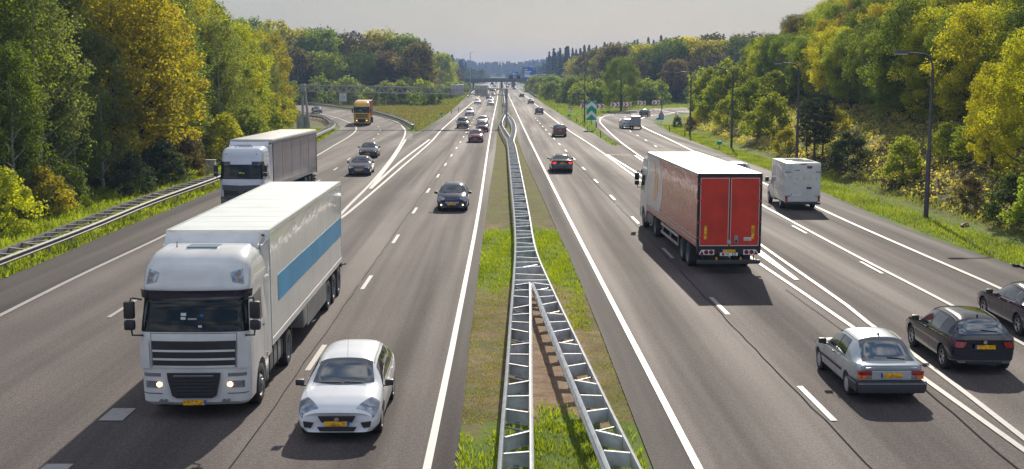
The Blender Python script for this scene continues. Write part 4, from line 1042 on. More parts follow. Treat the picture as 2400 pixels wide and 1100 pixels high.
def red_lorry():
    r = empty('articulated_lorry', label='red box lorry seen from behind, white cab, tall red rear doors', cat='lorry')
    tractor(r, 'flat', M_wht, lit=False)
    yf, yb, W2, z0, z1 = -2.8, -16.0, 1.27, 1.05, 3.97
    b = MB(); b.box(-W2 + .01, W2 - .01, yb + .03, yf, z0, z1 - .01); b.build('trailer_box', M_redside, r)
    t = MB(); t.box(-W2 - .005, W2 + .005, yb, yf + .01, z1 - .05, z1, .01); t.build('trailer_roof', M_roofc, r)
    for sx in (-1, 1):
        X0, X1 = sx * (W2 - .008), sx * (W2 - .002)
        def side(pts, X, m, nm):
            V = [(X, y, z) for y, z in pts]; mb = MB(); n = len(pts); tr = tessellate_polygon([[Vector((y, z, 0)) for y, z in pts]])
            mb.add(V + [(X - sx * .004, y, z) for y, z in pts], [tuple(q) for q in tr] + [(k, (k + 1) % n, (k + 1) % n + n, k + n) for k in range(n)]); return mb.build(nm, m, r, fix=True)
        cy, cz, rd = yf - .4, 2.55, 1.95
        arc = [(cy - rd * sin(a) * 2.2, cz + rd * cos(a)) for a in np.linspace(.75, pi - .70, 24)]
        arc = [(y, min(max(z, z0 + .3), z1 - .1)) for y, z in arc]
        side([(yf - .03, z1 - .08)] + [(arc[0][0], z1 - .08)] + arc + [(arc[-1][0], z0 + .28), (yf - .03, z0 + .28)], X1, M_grw, 'side_graphic')
        side([(yf - 2.0 - 1.5 * sin(a), 2.7 + 1.0 * cos(a)) for a in np.linspace(0, pi, 16)] + [(yf - 1.85 - .5 * sin(a), 2.7 + 1.0 * cos(a)) for a in np.linspace(pi, 0, 16)][1:-1], X1 + sx * .004, M_orng, 'side_graphic')
        e = MB()
        for z in (z0 + .22, z0 + .38): e.box(X1, X1 + sx * .004, yb + .1, yf - .04, z - .025, z + .025)
        e.box(X1, X1 + sx * .006, yb + .04, yf, z1 - .09, z1 - .055); e.build('side_line', M_white2, r)
    # rear frame, doors, hinges
    f = MB()
    for sx in (1, -1): f.box(sx * (W2 - .09), sx * (W2 + .004), yb - .02, yb + .1, z0 - .25, z1 + .004, .01)
    f.box(-W2 + .09, W2 - .09, yb - .018, yb + .09, z1 - .13, z1 + .002, .006); f.box(-W2 + .09, W2 - .09, yb - .02, yb + .09, z0 - .28, z0 + .04, .006); f.build('rear_frame', M_black, r)
    fr = MB()
    for sx in (1, -1): fr.box(sx * (W2 - .085), sx * (W2 + .007), yb - .016, yb + .09, z0 + .02, z1 - .01)
    for sx in (1, -1):
        xa, xb = sx * .035, sx * (W2 - .10); d = MB(); d.box(xa, xb, yb - .035, yb + .02, z0 + .06, z1 - .17, .004); d.build('rear_door', M_reddoor, r)
        w_ = MB(); t_ = .022
        lo, hi = min(xa, xb), max(xa, xb)
        w_.box(lo, hi, yb - .042, yb - .036, z0 + .06, z0 + .06 + t_ * 1.4); w_.box(lo, hi, yb - .042, yb - .036, z1 - .17 - t_, z1 - .17); w_.box(lo, lo + t_, yb - .042, yb - .036, z0 + .09, z1 - .192); w_.box(hi - t_, hi, yb - .042, yb - .036, z0 + .09, z1 - .192); w_.build('door_frame', M_white2, r)
        for z in (1.45, 2.05, 2.9, 3.55):
            MB().box(sx * (W2 - .20), sx * (W2 - .0), yb - .055, yb - .03, z - .03, z + .03, .005).build('door_hinge', M_reddoor, r)
            for xx in (.12, .9): MB().disc_y((sx * xx, yb - .036, z + .12), .014, 8, .008).build('bolt', M_black, r)
        y_ = MB(); x = sx * (W2 - .33); y_.box(x - .06, x + .06, yb - .040, yb - .036, 1.38, 1.92); y_.build('reflector_strip', M_plate, r)
    lk = MB(); lk.disc_y((0, yb - .05, 1.28), .085, 16, .02); lk.build('door_lock', M_galv, r)
    lk = MB(); lk.box(.20, .36, yb - .06, yb - .035, 1.22, 1.52, .01, 0); lk.box(.24, .32, yb - .065, yb - .055, 1.25, 1.34, .004, 1); lk.build('latch_box', [M_galvd, M_black], r)
    st = MB(); st.box(.58, .88, yb - .042, yb - .036, 1.32, 1.46); st.box(.60, .80, yb - .045, yb - .042, 1.36, 1.375, 0, 1); st.build('sticker', [M_white2, M_red], r)
    # lights, plates, bumper
    for sx in (1, -1):
        p = MB(); z = .86
        p.poly_y([(sx * .58, z - .10), (sx * 1.16, z - .10), (sx * 1.16, z - .02), (sx * 1.08, z + .10), (sx * .58, z + .10)], yb - .05, .05); p.build('lamp_panel', M_whitep, r)
        for xx in (.70, .90): t = MB(); t.disc_y((sx * xx, yb - .055, z + .01), .085, 16, .02, mi=1); t.disc_y((sx * xx, yb - .075, z + .01), .065, 16, .01, mi=0); t.build('tail_light', [M_tail, M_black], r)
        t = MB(); t.poly_y([(sx * .99, z - .09), (sx * 1.15, z - .09), (sx * 1.07, z + .07)], yb - .06, .02); t.build('tail_light', M_tail, r)
        MB().box(sx * .44, sx * .52, yb - .03, yb, .52, .66, .01).build('bumper_lamp', M_plate, r)
        MB().box(sx * .98, sx * 1.01, yb - .03, yb + .02, .45, .74).build('bracket', M_black, r)
    pl = MB(); pl.box(-.23, .27, yb - .05, yb - .03, .855, .97, mi=0); pl.box(-.27, -.23, yb - .05, yb - .03, .855, .97, mi=1); pl.build('number_plate', [M_plate, M_plblue], r)
    pl = MB(); pl.box(-.35, .36, yb - .055, yb - .03, .72, .845, mi=0); pl.box(-.27, -.18, yb - .058, yb - .055, .735, .83, mi=1); pl.box(.14, .27, yb - .058, yb - .055, .73, .84, mi=2); pl.box(.165, .245, yb - .06, yb - .058, .75, .82, mi=0); pl.build('country_plate', [M_whitep, M_tail, M_black], r)
    ns_mesh('NL', .12, 'plate_letters', M_black, r, Matrix.Translation((-.05, yb - .058, .783)) @ FACE_BACK)
    u = MB(); u.box(-1.25, 1.25, yb - .12, yb + .05, .40, .56, .03); u.build('underrun_bar', M_greyblk, r, 40)
    trailer_chassis(r, yf, yb, [-12.6, -13.95], .5)
    for sx in (1, -1):
        g = MB()
        for z in (.55, .92): g.box(sx * (W2 - .05), sx * (W2 - .01), -11.7, -7.2, z - .06, z + .06, .008)
        for y in (-11.5, -9.5, -7.4): g.box(sx * (W2 - .10), sx * (W2 - .05), y - .03, y + .03, .5, 1.1)
        g.build('side_guard', M_galv, r)
    return r

# 5) white box van ---------------------------------------------------------------
def box_van():
    r = empty('box_van', label='white box van with closed rear doors driving on the right-hand slip road', cat='van')
    lev = [(.30, .90, -.15, .25), (.42, .97, 0, .32), (.85, 1.0, -.05, .34), (1.05, .98, -.30, .34), (1.25, .96, -.75, .30), (1.9, .88, -1.35, .3), (2.0, .8, -1.6, .3)]
    c = Cab(lev, -2.4); c.body(M_wht, r, -.95, .34)
    c.patch('windscreen', 1.3, 4.7, 1.24, 1.86, M_glass, r, .008, 20, 5); c.patch('side_window', .45, .95, 1.2, 1.75, M_glass, r, .008, 6, 4, mirror=True); c.patch('headlight', 1.3, 1.9, .75, .98, M_lens, r, .01, 6, 3, mirror=True)
    yf, yb, W2, z0, z1 = -1.7, -5.7, 1.03, .48, 2.78
    b = MB(); b.box(-W2, W2, yb, yf, z0, z1, .07); b.build('van_box', M_wht, r, 40)
    k_ = MB(); k_.box(-.55, .5, yf - 1.9, yf - .9, z1, z1 + .025, .01); k_.box(-.3, .75, yf - 3.2, yf - 2.2, z1, z1 + .03, .01); k_.build('roof_light', M_tintw, r)
    for sx in (1, -1):
        d = MB(); d.box(sx * .012, sx * (W2 - .09), yb - .022, yb + .01, z0 + .06, z1 - .14, .006); d.build('rear_door', M_wht, r)
        for z in (.85, 2.25): MB().box(sx * .72, sx * (W2 + .02), yb - .045, yb - .02, z - .03, z + .03, .005).build('door_hinge', M_galvd, r)
        t = MB(); t.box(sx * .87, sx * 1.0, yb - .035, yb + .02, .54, .84, .008); t.build('tail_light', M_tail, r)
        t = MB(); t.box(sx * .885, sx * .985, yb - .04, yb - .03, .62, .66, .002); t.build('tail_light_band', M_lens, r)
        for k in range(5):       # faint panel outlines and window frames on the side
            y = yf - .5 - k * .72; p = MB()
            for a0, a1, b0, b1 in ((y - .5, y, 1.82, 1.83), (y - .5, y, 2.38, 2.39), (y - .5, y - .49, 1.83, 2.38), (y - .01, y, 1.83, 2.38)): p.box(sx * W2, sx * (W2 + .006), a0, a1, b0, b1)
            for a0, a1, b0, b1 in ((y - .45, y - .05, 1.05, 1.06), (y - .45, y - .05, 1.4, 1.41), (y - .45, y - .44, 1.06, 1.4), (y - .06, y - .05, 1.06, 1.4)): p.box(sx * W2, sx * (W2 + .006), a0, a1, b0, b1)
            p.build('side_panel_frame', M_skirt, r)
        for y in (-.95, -4.35): wheel(r, sx * (.9), y, .34, .22, sx, 'hub')
        m_ = MB(); m_.box(sx * 1.03, sx * 1.26, -1.05, -.95, 1.28, 1.58, .03); m_.tube([(sx * .9, -1.1, 1.35), (sx * 1.1, -1.0, 1.4)], .02, 5); m_.build('mirror', M_plastic, r)
    dk = MB()
    for x, z in ((.35, 2.52), (.35, 1.32)): dk.box(x - .15, x + .15, yb - .04, yb - .02, z - .07, z + .07, .01)
    for x, z in ((-.35, 2.35), (-.35, .98)): dk.box(x - .14, x + .14, yb - .03, yb - .02, z - .02, z + .02)
    dk.build('door_vent', M_greyplas, r)
    stc = [mat('sticker_blue', (.35, .5, .6), .5), mat('sticker_green', (.38, .58, .48), .5), mat('sticker_yellow', (.6, .55, .2), .5), mat('sticker_grey', (.5, .5, .52), .5)]
    for x, z, k in [(-.75, 1.95, 0), (-.35, 1.85, 1), (.05, 1.9, 2), (.4, 1.9, 3), (.78, 1.85, 1), (-.5, 1.55, 3), (.3, 1.5, 2)]: MB().box(x - .06, x + .06, yb - .026, yb - .0225, z - .07, z + .07).build('faded_sticker', stc[k], r)
    p = MB(); p.box(-.62, -.1, yb - .035, yb - .02, .88, .99, mi=0); p.box(-.66, -.62, yb - .035, yb - .02, .88, .99, mi=1); p.build('number_plate', [M_whitep, M_plblue], r)
    u = MB(); u.box(-.98, 1.02, yb - .12, yb + .1, .36, .46, .02); u.box(-.9, .9, yb + .1, -1.2, .38, .5); u.build('rear_step', M_black, r)
    MB().box(-.18, .18, yb - .04, yb - .01, z1 - .10, z1 - .05, .01).build('brake_light', M_tail, r)
    return r
def box_trailer():
    r = empty('box_trailer', label='small grey closed box trailer towed by the silver car on the right bend', cat='trailer')
    b = MB(); b.box(-.68, .68, -1.25, 1.25, .55, 1.95, .02); b.build('trailer_box', mat('trailer_grey', (.36, .37, .38), .5, .2), r)
    for sx in (1, -1):
        MB().box(sx * .02, sx * .62, -1.27, -1.25, .60, 1.88, .004).build('rear_door', mat('trailer_door', (.30, .31, .33), .5, .2), r)
        MB().box(sx * .55, sx * .74, -1.33, -1.25, .42, .52, .01).build('tail_light', M_tail, r); wheel(r, sx * .78, -.1, .28, .16, sx, 'hub')
    u = MB(); u.box(-.72, .72, -1.3, -1.2, .40, .52, .01); u.box(-.7, .7, -1.2, 1.2, .48, .55); u.tube([(0, 1.2, .5), (0, 2.3, .45)], .04, 6); u.box(-.26, .26, -1.34, -1.30, .41, .52); u.build('chassis', M_dark, r)
    MB().box(-.24, .24, -1.36, -1.34, .42, .51).build('number_plate', M_plate, r)
    return r
# ------------------------------------------------------------------ barriers, gantries, signs, lamps, bridge
def rail_mesh(P, side, top=.75, h=.31):
    """W-profile beam along ground path P (z ignored); side = +1/-1 : which way the bulges point"""
    prof = [(0, 0), (.035, -.015), (.075, -.05), (.075, -.085), (.02, -.13), (.02, -.18), (.075, -.225), (.075, -.26), (.035, -.295), (0, -.31), (-.008, -.295), (-.008, -.015)]
    n = len(prof); V = []; F = []
    for i, p in enumerate(P):
        d = (P[min(i + 1, len(P) - 1)] - P[max(i - 1, 0)]); d.z = 0; d.normalize(); q = Vector((-d.y, d.x, 0)) * side
        for a, b in prof: V.append((p.x + q.x * a, p.y + q.y * a, top + b))
    for i in range(len(P) - 1):
        for k in range(n): F.append((i * n + k, i * n + (k + 1) % n, (i + 1) * n + (k + 1) % n, (i + 1) * n + k))
    F += [tuple(range(n)), tuple((len(P) - 1) * n + k for k in range(n - 1, -1, -1))]
    mb = MB(); mb.add(V, F); return mb
def near(P, p): return min(P, key=lambda q: (q - p).length)
def xat(P, Y): return float(np.interp(Y, [p.y for p in P], [p.x for p in P]))
def ladder(parent, A, B, step=1.33, mA=None, stuff=None, braces=True, y0=-1e9, y1=1e9, posts=True, limit=[0]):
    """cross pieces between the two beams A and B of a double-sided barrier, diagonal braces and posts"""
    L = resample([p for p in A], step); k = 0
    for p in L:
        if not (y0 <= p.y <= y1): continue
        q = near(B, p); d = (q - p); w_ = d.length; k += 1
        if w_ < .12: continue
        d.normalize(); n_ = Vector((-d.y, d.x, 0)); a, b = p + d * .02, q - d * .02; mb = MB() if limit[0] < 100 else stuff
        def pl(z0, z1, o0, o1): mb.hexa([(*(a + n_ * o0).xy, z0), (*(b + n_ * o0).xy, z0), (*(b + n_ * o1).xy, z0), (*(a + n_ * o1).xy, z0), (*(a + n_ * o0).xy, z1), (*(b + n_ * o0).xy, z1), (*(b + n_ * o1).xy, z1), (*(a + n_ * o1).xy, z1)])
        pl(.44, .72, -.006, .0); pl(.713, .722, 0, .06 * (1 if n_.y < 0 else 1)); pl(.43, .438, 0, .05)
        if limit[0] < 100: mb.build('spacer', M_galvd2, parent); limit[0] += 1
        if braces and k % 3 == 0:
            q2 = near(B, p + n_ * (.9 if n_.y > 0 else -.9)); mb2 = MB() if limit[0] < 100 else stuff
            mb2.tube([(p.x, p.y, .68), (q2.x, q2.y, .62)], .022, 5)
            if limit[0] < 100: mb2.build('brace', M_galvd, parent)
        if posts and k % 2 == 0:
            c_ = (p + q) / 2; mb3 = MB() if limit[0] < 100 else stuff
            mb3.box(c_.x - .05, c_.x + .05, c_.y - .03, c_.y + .03, -.1, .46)
            if limit[0] < 100: mb3.build('post', M_galvd, parent)
M_galvd2 = mat('galvanised_spacer', (.50, .53, .55), .6, .0, noise=(4, .3))
M_galvb = mat('galvanised_rail_bright', (.62, .65, .68), .36, .7, noise=(3, .2))
ZR = .75
rp = lambda pts, e0=0, step=2.0, sm_=True: path(ext(gp([(x, y) for x, y in pts], ZR), e0) if e0 else gp(pts, ZR), step, sm_)
railA = rp([(1174.5,1100),(1181,999),(1190.7,876),(1200,734.5),(1206.5,647),(1209.8,571),(1206.5,500),(1200,436),(1194.7,379.4),(1189,329),(1181,315),(1171,294),(1171,284.5),(1179.4,266.7),(1178.5,247.6),(1175.5,218),(1173.8,194.6)], 8, 1.0)
railB = rp([(1242,1100),(1241,882),(1241,734),(1240.3,661)], 8, 1.0, False)
railC = rp([(1431.7,1100),(1377,969),(1322.6,838),(1284.5,745),(1250,661)], 8, 1.0)
railD = rp([(1500,1100),(1426,952.7),(1355,805),(1290,669),(1254.5,584.5),(1239,500),(1227,436),(1215.7,379.4),(1208,341.8),(1203.6,329),(1206.5,318),(1209,300),(1203,280.7),(1191.5,268),(1185,252),(1180.5,218),(1175.4,194.6)], 8, 1.0)
railE = rp([(1194.7,320.2),(1186.4,307.5),(1178,293.5),(1178,282),(1184.5,268.6)], 0, 1.0)
railF = rp([(1197.2,319),(1200.4,299.8),(1197.9,287),(1190,273)], 0, 1.0)
bar = empty('safety_barrier', (0, 60, 0), label='bright galvanised ladder-like guardrail along the central reservation, forking towards the camera', cat='guardrail')
def adopt(o, root):   # keep world position while parenting to a root that is not at the origin
    o.parent = root; o.matrix_parent_inverse = Matrix.Translation(-root.location); KIDS.setdefault(root.name, []).append(o)
_build = MB.build
def build_adopt(self, name, mats, parent=None, smooth=None, fix=True):
    if parent is not None and parent.name in ADOPT:
        o = _build(self, name, mats, None, smooth, fix); adopt(o, parent); return o
    return _build(self, name, mats, parent, smooth, fix)
MB.build = build_adopt; ADOPT = {bar.name}
for P, s in ((railA, 1), (railB, -1), (railC, 1), (railD, -1), (railE, -1), (railF, 1)): rail_mesh(P, s).build('rail', M_galvb, bar, 40)
stf = MB(); yj = G(1245, 655, ZR).y; yl = G(1195, 320, ZR).y; yt = G(1184, 268.5, ZR).y
ladder(bar, railB, railA, y1=yj, stuff=stf); ladder(bar, railC, railD, y1=yj, stuff=stf)
ladder(bar, railA, railD, y0=yj, y1=yl, stuff=stf); ladder(bar, railE, railA, y0=yl, y1=yt, stuff=stf); ladder(bar, railF, railD, y0=yl, y1=yt, stuff=stf)
ladder(bar, railA, railD, y0=yt, y1=700, step=2.6, stuff=stf, posts=False)
o = stf.build('spacer', M_galvd2, bar, None, False); tag(o, kind='stuff')
# left verge double rail and the two rails of the slip road
def roadside_rail(name, F_px, B_px, label, m, e0=0, post_gap=4, box=None):
    r = empty(name, G(*F_px[len(F_px) // 2], ZR) * 1.0, label=label, cat='guardrail'); r.location.z = 0; ADOPT.add(r.name)
    A = rp(F_px, e0, 1.5); B = rp(B_px, e0, 1.5)
    sgn = 1 if (B[0] - A[0]).cross(A[1] - A[0]).z > 0 else -1
    rail_mesh(A, sgn).build('rail', m, r, 40); rail_mesh(B, -sgn).build('rail', M_rail_old, r, 40)
    st = MB(); n = 0
    for p in resample(A, 1.4):
        q = near(B, p); d = (q - p); n += 1
        if d.length < .1: continue
        d.normalize(); t = Vector((-d.y, d.x, 0)) * .09; mb = MB() if n < 60 else st
        a, b = p, q
        mb.hexa([(*(a - t).xy, .66), (*(b - t).xy, .66), (*(b + t).xy, .66), (*(a + t).xy, .66), (*(a - t).xy, .70), (*(b - t).xy, .70), (*(b + t).xy, .70), (*(a + t).xy, .70)])
        if n < 60: mb.build('spacer', M_rail_old, r)
        if n % 2 == 0:
            c_ = (p + q) / 2; mb = MB() if n < 80 else st; mb.box(c_.x - .05, c_.x + .05, c_.y - .04, c_.y + .04, -.15, .66)
            if n < 80: mb.build('post', M_rail_old, r)
    if st.v: tag(st.build('spacer', M_galvd, r, None, False), kind='stuff')
    return r
roadside_rail('guardrail', [(0,606),(213,526),(355,469),(518,411),(640,361),(734,319),(759,307),(775,300),(784.7,293),(782,286.7),(773,280.5),(764.7,275),(750,270.7),(716.7,266.5),(660,262)],
              [(0,586),(167,521),(355,453),(514,404),(630,357),(726,318.7),(754,302.7),(768,295),(773,289),(770,283.5),(762,277.5),(750,273),(716,269),(660,264)], 'weathered double guardrail along the left grass verge in front of the trees', M_rail_old, 14)
roadside_rail('guardrail', [(640,231),(698,237),(743,242.7),(796.7,250),(823,253),(872.7,260),(916.7,272),(943,281),(966,293)],
              [(640,229.5),(698,235.5),(743,241),(796.7,248),(823,251),(872.7,257.5),(918,268.5),(945,277),(971,289.5)], 'dark curved guardrail on the outside of the left slip road bend', M_rail_old)
for px, lab in (([(1236,205),(1241,214.7),(1256.5,225)], 'short bright guardrail beside the far right shoulder before the bridge'), ([(1122,202),(1113.5,211),(1095.7,224)], 'short bright guardrail beside the far left shoulder before the bridge')):
    r = empty('guardrail', G(*px[1], ZR), label=lab, cat='guardrail'); r.location.z = 0; ADOPT.add(r.name)
    P = path(gp(px, ZR), 3); rail_mesh(P, 1).build('rail', M_galvb, r, 40)
    for p in resample(P, 4): MB().box(p.x - .05, p.x + .05, p.y - .05, p.y + .05, -.1, .7).build('post', M_galvd, r)
MB.build = _build

# overhead gantry
GY = 191.0
gl_, gr_ = G(708, 300), G(1187, 298.5)
def gantry():
    x0, x1, Y = gl_.x, gr_.x, (gl_.y + gr_.y) / 2; r = empty('sign_gantry', (x1, Y, 0), label='grey lattice gantry spanning the left carriageway with backs of two signs', cat='gantry')
    zt0, zt1 = 7.74 - (198 - HOR) * Y / FPX * 1.0, 7.74 - (207.5 - HOR) * Y / FPX
    lx = x0 - x1; h = .95
    T = lambda t: (lx * (1 - t), zt0 + (zt1 - zt0) * t)
    b = MB()
    for yy in (-.55, .55):
        (xa, za), (xb, zb) = T(0), T(1)
        b.hexa([(xa, yy - .08, za - .17), (xb, yy - .08, zb - .17), (xb, yy + .08, zb - .17), (xa, yy + .08, za - .17), (xa, yy - .08, za), (xb, yy - .08, zb), (xb, yy + .08, zb), (xa, yy + .08, za)])
        b.hexa([(xa, yy - .06, za - h - .1), (xb, yy - .06, zb - h - .1), (xb, yy + .06, zb - h - .1), (xa, yy + .06, za - h - .1), (xa, yy - .06, za - h), (xb, yy - .06, zb - h), (xb, yy + .06, zb - h), (xa, yy + .06, za - h)])
    b.build('beam', M_steel, r)
    lt = MB(); n = 44
    for k in range(n):
        for yy in (-.55, .55):
            (xa, za), (xb, zb) = T(k / n), T((k + 1) / n); za -= .1; zb -= .1
            lt.tube([(xa, yy, za if k % 2 else za - h), (xb, yy, zb - h if k % 2 else zb)], .045, 5)
        if k % 2 == 0: (xa, za) = T(k / n); lt.tube([(xa, -.55, za - .1), (xa, .55, za - .1)], .035, 4); lt.tube([(xa, -.55, za - h - .05), (xa, .55, za - h - .05)], .035, 4)
    lt.build('lattice', M_steel, r)
    for xx, zz, nm in ((lx, zt0, 'l'), (0, zt1, 'r')):
        for dx in ((-.0, .95) if nm == 'l' else (0,)):
            mb = MB(); top = zz + .1
            mb.hexa([(xx + dx - .17, -.2, -.1), (xx + dx + .17, -.2, -.1), (xx + dx + .17, .2, -.1), (xx + dx - .17, .2, -.1), (xx + dx * .3 - .15, -.18, top), (xx + dx * .3 + .15, -.18, top), (xx + dx * .3 + .15, .18, top), (xx + dx * .3 - .15, .18, top)]); mb.build('post', M_steel, r)
    MB().box(lx - .22, lx + .5, -.6, .6, zt0 - h - .25, zt0 + .05, .03).build('head_box', M_steel, r, 40)
    MB().box(-.28, .22, -.6, .6, zt1 - h - .25, zt1 + .05, .03).build('head_box', M_steel, r, 40)
    for px in (1072, 1128):
        t = (px - 708) / (1187 - 708); (xx, zz) = T(t); s = MB()
        s.box(xx - .98, xx + .98, -.80, -.66, zz - 1.15, zz + .48, .05, 0)
        for q in (-.6, .6): s.box(xx + q - .04, xx + q + .04, -.86, -.80, zz - 1.1, zz + .40, 0, 1)
        s.box(xx - .9, xx + .9, -.86, -.80, zz - .42, zz - .36, 0, 1); s.tube([(xx, -.9, zz + .15), (xx, -.8, zz + .15)], .1, 8, 1); s.build('sign_back', [M_signback, M_steel], r, 40)
    (xx, zz) = T((1028 - 708) / 479); c_ = MB(); c_.tube([(xx, -.3, zz), (xx, -.3, zz + 1.15)], .05, 6); c_.box(xx - .12, xx + .14, -.5, -.1, zz + 1.1, zz + 1.25, .02); c_.tube([(xx, -.3, zz + .25), (xx - 1.1, -.3, zz + .25), (xx - 1.1, -.3, zz)], .03, 5); c_.build('camera_mast', M_steel, r)
    return r
gantry()
# cabinets
for (a, wd, dp, h, lab, m) in ((G(494, 407), .75, .5, 1.05, 'pale grey roadside cabinet on the left verge behind the guardrail', M_conc),
                               (G(702, 301), .75, .6, 1.75, 'tall pale concrete cabinet at the left foot of the lattice gantry, nearer one', M_conc), (G(716, 299), .75, .6, 1.65, 'tall pale cabinet beside the left foot of the lattice gantry, farther one', M_conc)):
    r = empty('cabinet', a, label=lab, cat='cabinet'); MB().box(-wd / 2, wd / 2, -dp / 2, dp / 2, -.1, h, .02).build('housing', m, r, 40)
    MB().box(-wd / 2 - .04, wd / 2 + .04, -dp / 2 - .04, dp / 2 + .04, h, h + .07, .015).build('lid', m, r, 40)
    MB().box(.0, .012, -dp / 2 - .008, -dp / 2, .1, h - .1).build('door_seam', M_black, r)
# lamp posts: base px, top px y, arm direction
def lamp(base_px, ytop, arm, label, big=1.0):
    b = G(*base_px); top = CAMH + (HOR - ytop) * (b.y / FPX) * 1.0
    r = empty('street_lamp', (b.x, b.y, hz(b.x, b.y)), label=label, cat='street lamp', group='street lamps along the right slip road')
    H = top - r.location.z; s = arm
    p = MB(); p.tube([(0, 0, -.2), (0, 0, H * .42), (0, 0, H * .42 + .05), (0, 0, H - .9)], [.13, .125, .095, .08], 10)
    pts = [(0, 0, H - .9)] + [(s * .55 * (1 - cos(a)), 0, H - .9 + .85 * sin(a)) for a in (.3, .6, .9, 1.2, pi / 2)] + [(s * 1.45, 0, H + .02)]
    p.tube(pts, .055, 8); p.build('pole', M_polesteel, r, 50)
    hd = MB(); hd.hexa([(s * 1.35, -.10, H - .04), (s * 2.15, -.15, H - .01), (s * 2.15, .15, H - .01), (s * 1.35, .10, H - .04), (s * 1.35, -.07, H + .10), (s * 2.1, -.09, H + .13), (s * 2.1, .09, H + .13), (s * 1.35, .07, H + .10)])
    hd.build('lamp_head', M_polesteel, r); g = MB(); g.box(s * 1.45, s * 2.08, -.11, .11, H - .07, H - .035, .01); g.build('lamp_glass', M_whitep, r)
    return r
lamp((2170, 510), 126, -1, 'tall dark street lamp standing on the right grass verge, nearest to the camera')
lamp((1866, 402), 149, -1, 'dark street lamp on the right verge behind the white box van, beside the dark pine')
lamp((1714, 347), 161, -1, 'dark street lamp on the right verge beyond the red lorry, third from the right edge')
lamp((1617, 318), 169, -1, 'dark street lamp on the right verge where the bend starts, lamp head to the left')
lamp((1370, 286), 164, 1, 'dark street lamp standing just left of the green chevron sign')
lamp((1392, 262), 165, 1, 'slim street lamp behind the green chevron sign, partly hidden by it')
lamp((1454, 261), 165, 1, 'slim street lamp in front of the round dark green tree')
lamp((1551, 256), 169, 1, 'slim street lamp behind the warning triangle at the bend')
lamp((1664, 249), 170, 1, 'small far street lamp among the shrubs right of the bend')
def sign_posts(r, xs_, h, m=M_galvd, y=.06):
    for x in xs_: MB().tube([(x, y, -.2), (x, y, h)], .035, 6).build('post', m, r)
# red chevron boards on the bend
def chevron_board(px, py, wpx, n, label):
    Yd = G(px, py + 22).y; b = Vector((0, 0, 0)); k = Yd / FPX; x = G(px, py + 22).x; cz = CAMH + (HOR - py) * k; wd = wpx * k; h = wd * .5
    r = empty('chevron_board', (x, Yd, 0), label=label, cat='chevron sign', group='red and white chevron boards round the right bend')
    MB().box(-wd / 2, wd / 2, 0, .03, cz - h / 2, cz + h / 2, .005).build('panel', M_white, r)
    c_ = MB(); cw = wd / n
    for i in range(n):
        x0 = -wd / 2 + cw * i + cw * .08; a = cw * .42; t = h * .46
        for s in (1, -1): c_.poly_y([(x0, cz + s * t), (x0 + a, cz + s * t), (x0 + a + cw * .38, cz), (x0 + cw * .38, cz)], -.006, .005)
    c_.build('chevrons', M_red, r); sign_posts(r, (-wd * .35, wd * .35), cz - h / 2 + .1); return r
for px, py, wpx, n, lab in ((1371, 248, 21, 2, 'red and white chevron board farthest left, partly behind the lamp post and green sign'), (1405, 248.6, 22, 2, 'red and white chevron board just right of the green chevron sign'),
                            (1441, 245.4, 20, 2, 'red and white chevron board, second right of the green chevron sign'), (1470, 244, 19, 2, 'red and white chevron board at the foot of the round green tree'),
                            (1503.6, 241, 18.5, 2, 'red and white chevron board, last but one towards the bend'), (1537, 239.6, 18, 2, 'red and white chevron board farthest right on the bend')): chevron_board(px, py, wpx, n, lab)
# green and white divergence sign
gb_ = G(1386, 305); k = gb_.y / FPX; wd = 23.5 * k; zt = CAMH + (HOR - 236) * k; zb = CAMH + (HOR - 280.5) * k
r = empty('divergence_sign', gb_, label='tall green and white upward chevron sign on the grass nose between the roads', cat='chevron sign')
MB().box(-wd / 2, wd / 2, 0, .04, zb, zt, .005).build('panel', M_green, r)
c_ = MB(); H = zt - zb
for i, (a, b) in enumerate(((.02, .30), (.40, .62), (.70, .97))): pass
def chev(y0, y1, th):     # apex fraction, shoulder fraction (from the top)
    A, B = zt - H * y0, zt - H * y1; T_ = H * th
    c_.poly_y([(-wd / 2, B), (0, A), (wd / 2, B), (wd / 2, B - T_), (0, A - T_), (-wd / 2, B - T_)], -.006, .005)
chev(.02, .24, .21); chev(.50, .745, .20)
c_.build('chevrons', M_white, r); sign_posts(r, (-wd * .42, wd * .42), zb + .2, M_green, .08); 
# round no overtaking signs
def round_sign(px, py, ybase, rad_px, label):
    b = G(px, ybase); k = b.y / FPX; cz = CAMH + (HOR - py) * k; R_ = rad_px * k
    r = empty('no_overtaking_sign', b, label=label, cat='road sign')
    s = MB(); s.disc_y((0, 0, cz), R_, 28, .02, 0); s.disc_y((0, -.022, cz), R_ * .76, 28, .006, 1); s.build('disc', [M_red, M_white], r)
    t = MB(); t.box(-R_ * .55, -R_ * .02, -.04, -.03, cz - R_ * .22, cz + R_ * .28, 0, 0); t.box(R_ * .08, R_ * .5, -.04, -.03, cz - R_ * .22, cz + R_ * .02, 0, 1); t.box(R_ * .16, R_ * .40, -.04, -.03, cz + .03, cz + R_ * .18, 0, 1)
    for x in (-.42, -.14, .18, .42): t.disc_y((R_ * x, -.034, cz - R_ * .24), R_ * .08, 8, .006, 1)
    t.build('pictogram', [M_red, M_black], r)
    MB().box(-R_ * .62, R_ * .62, 0, .02, cz - R_ * 1.5, cz - R_ * 1.08, .003).build('under_panel', M_white, r); sign_posts(r, (0,), cz, M_galvd); return r
round_sign(1338, 251.5, 279, 5.6, 'round red ringed no overtaking sign with white panel on the grass at right'); round_sign(1181.5, 246, 275, 5.4, 'round red ringed no overtaking sign in the central reservation by the gantry post')
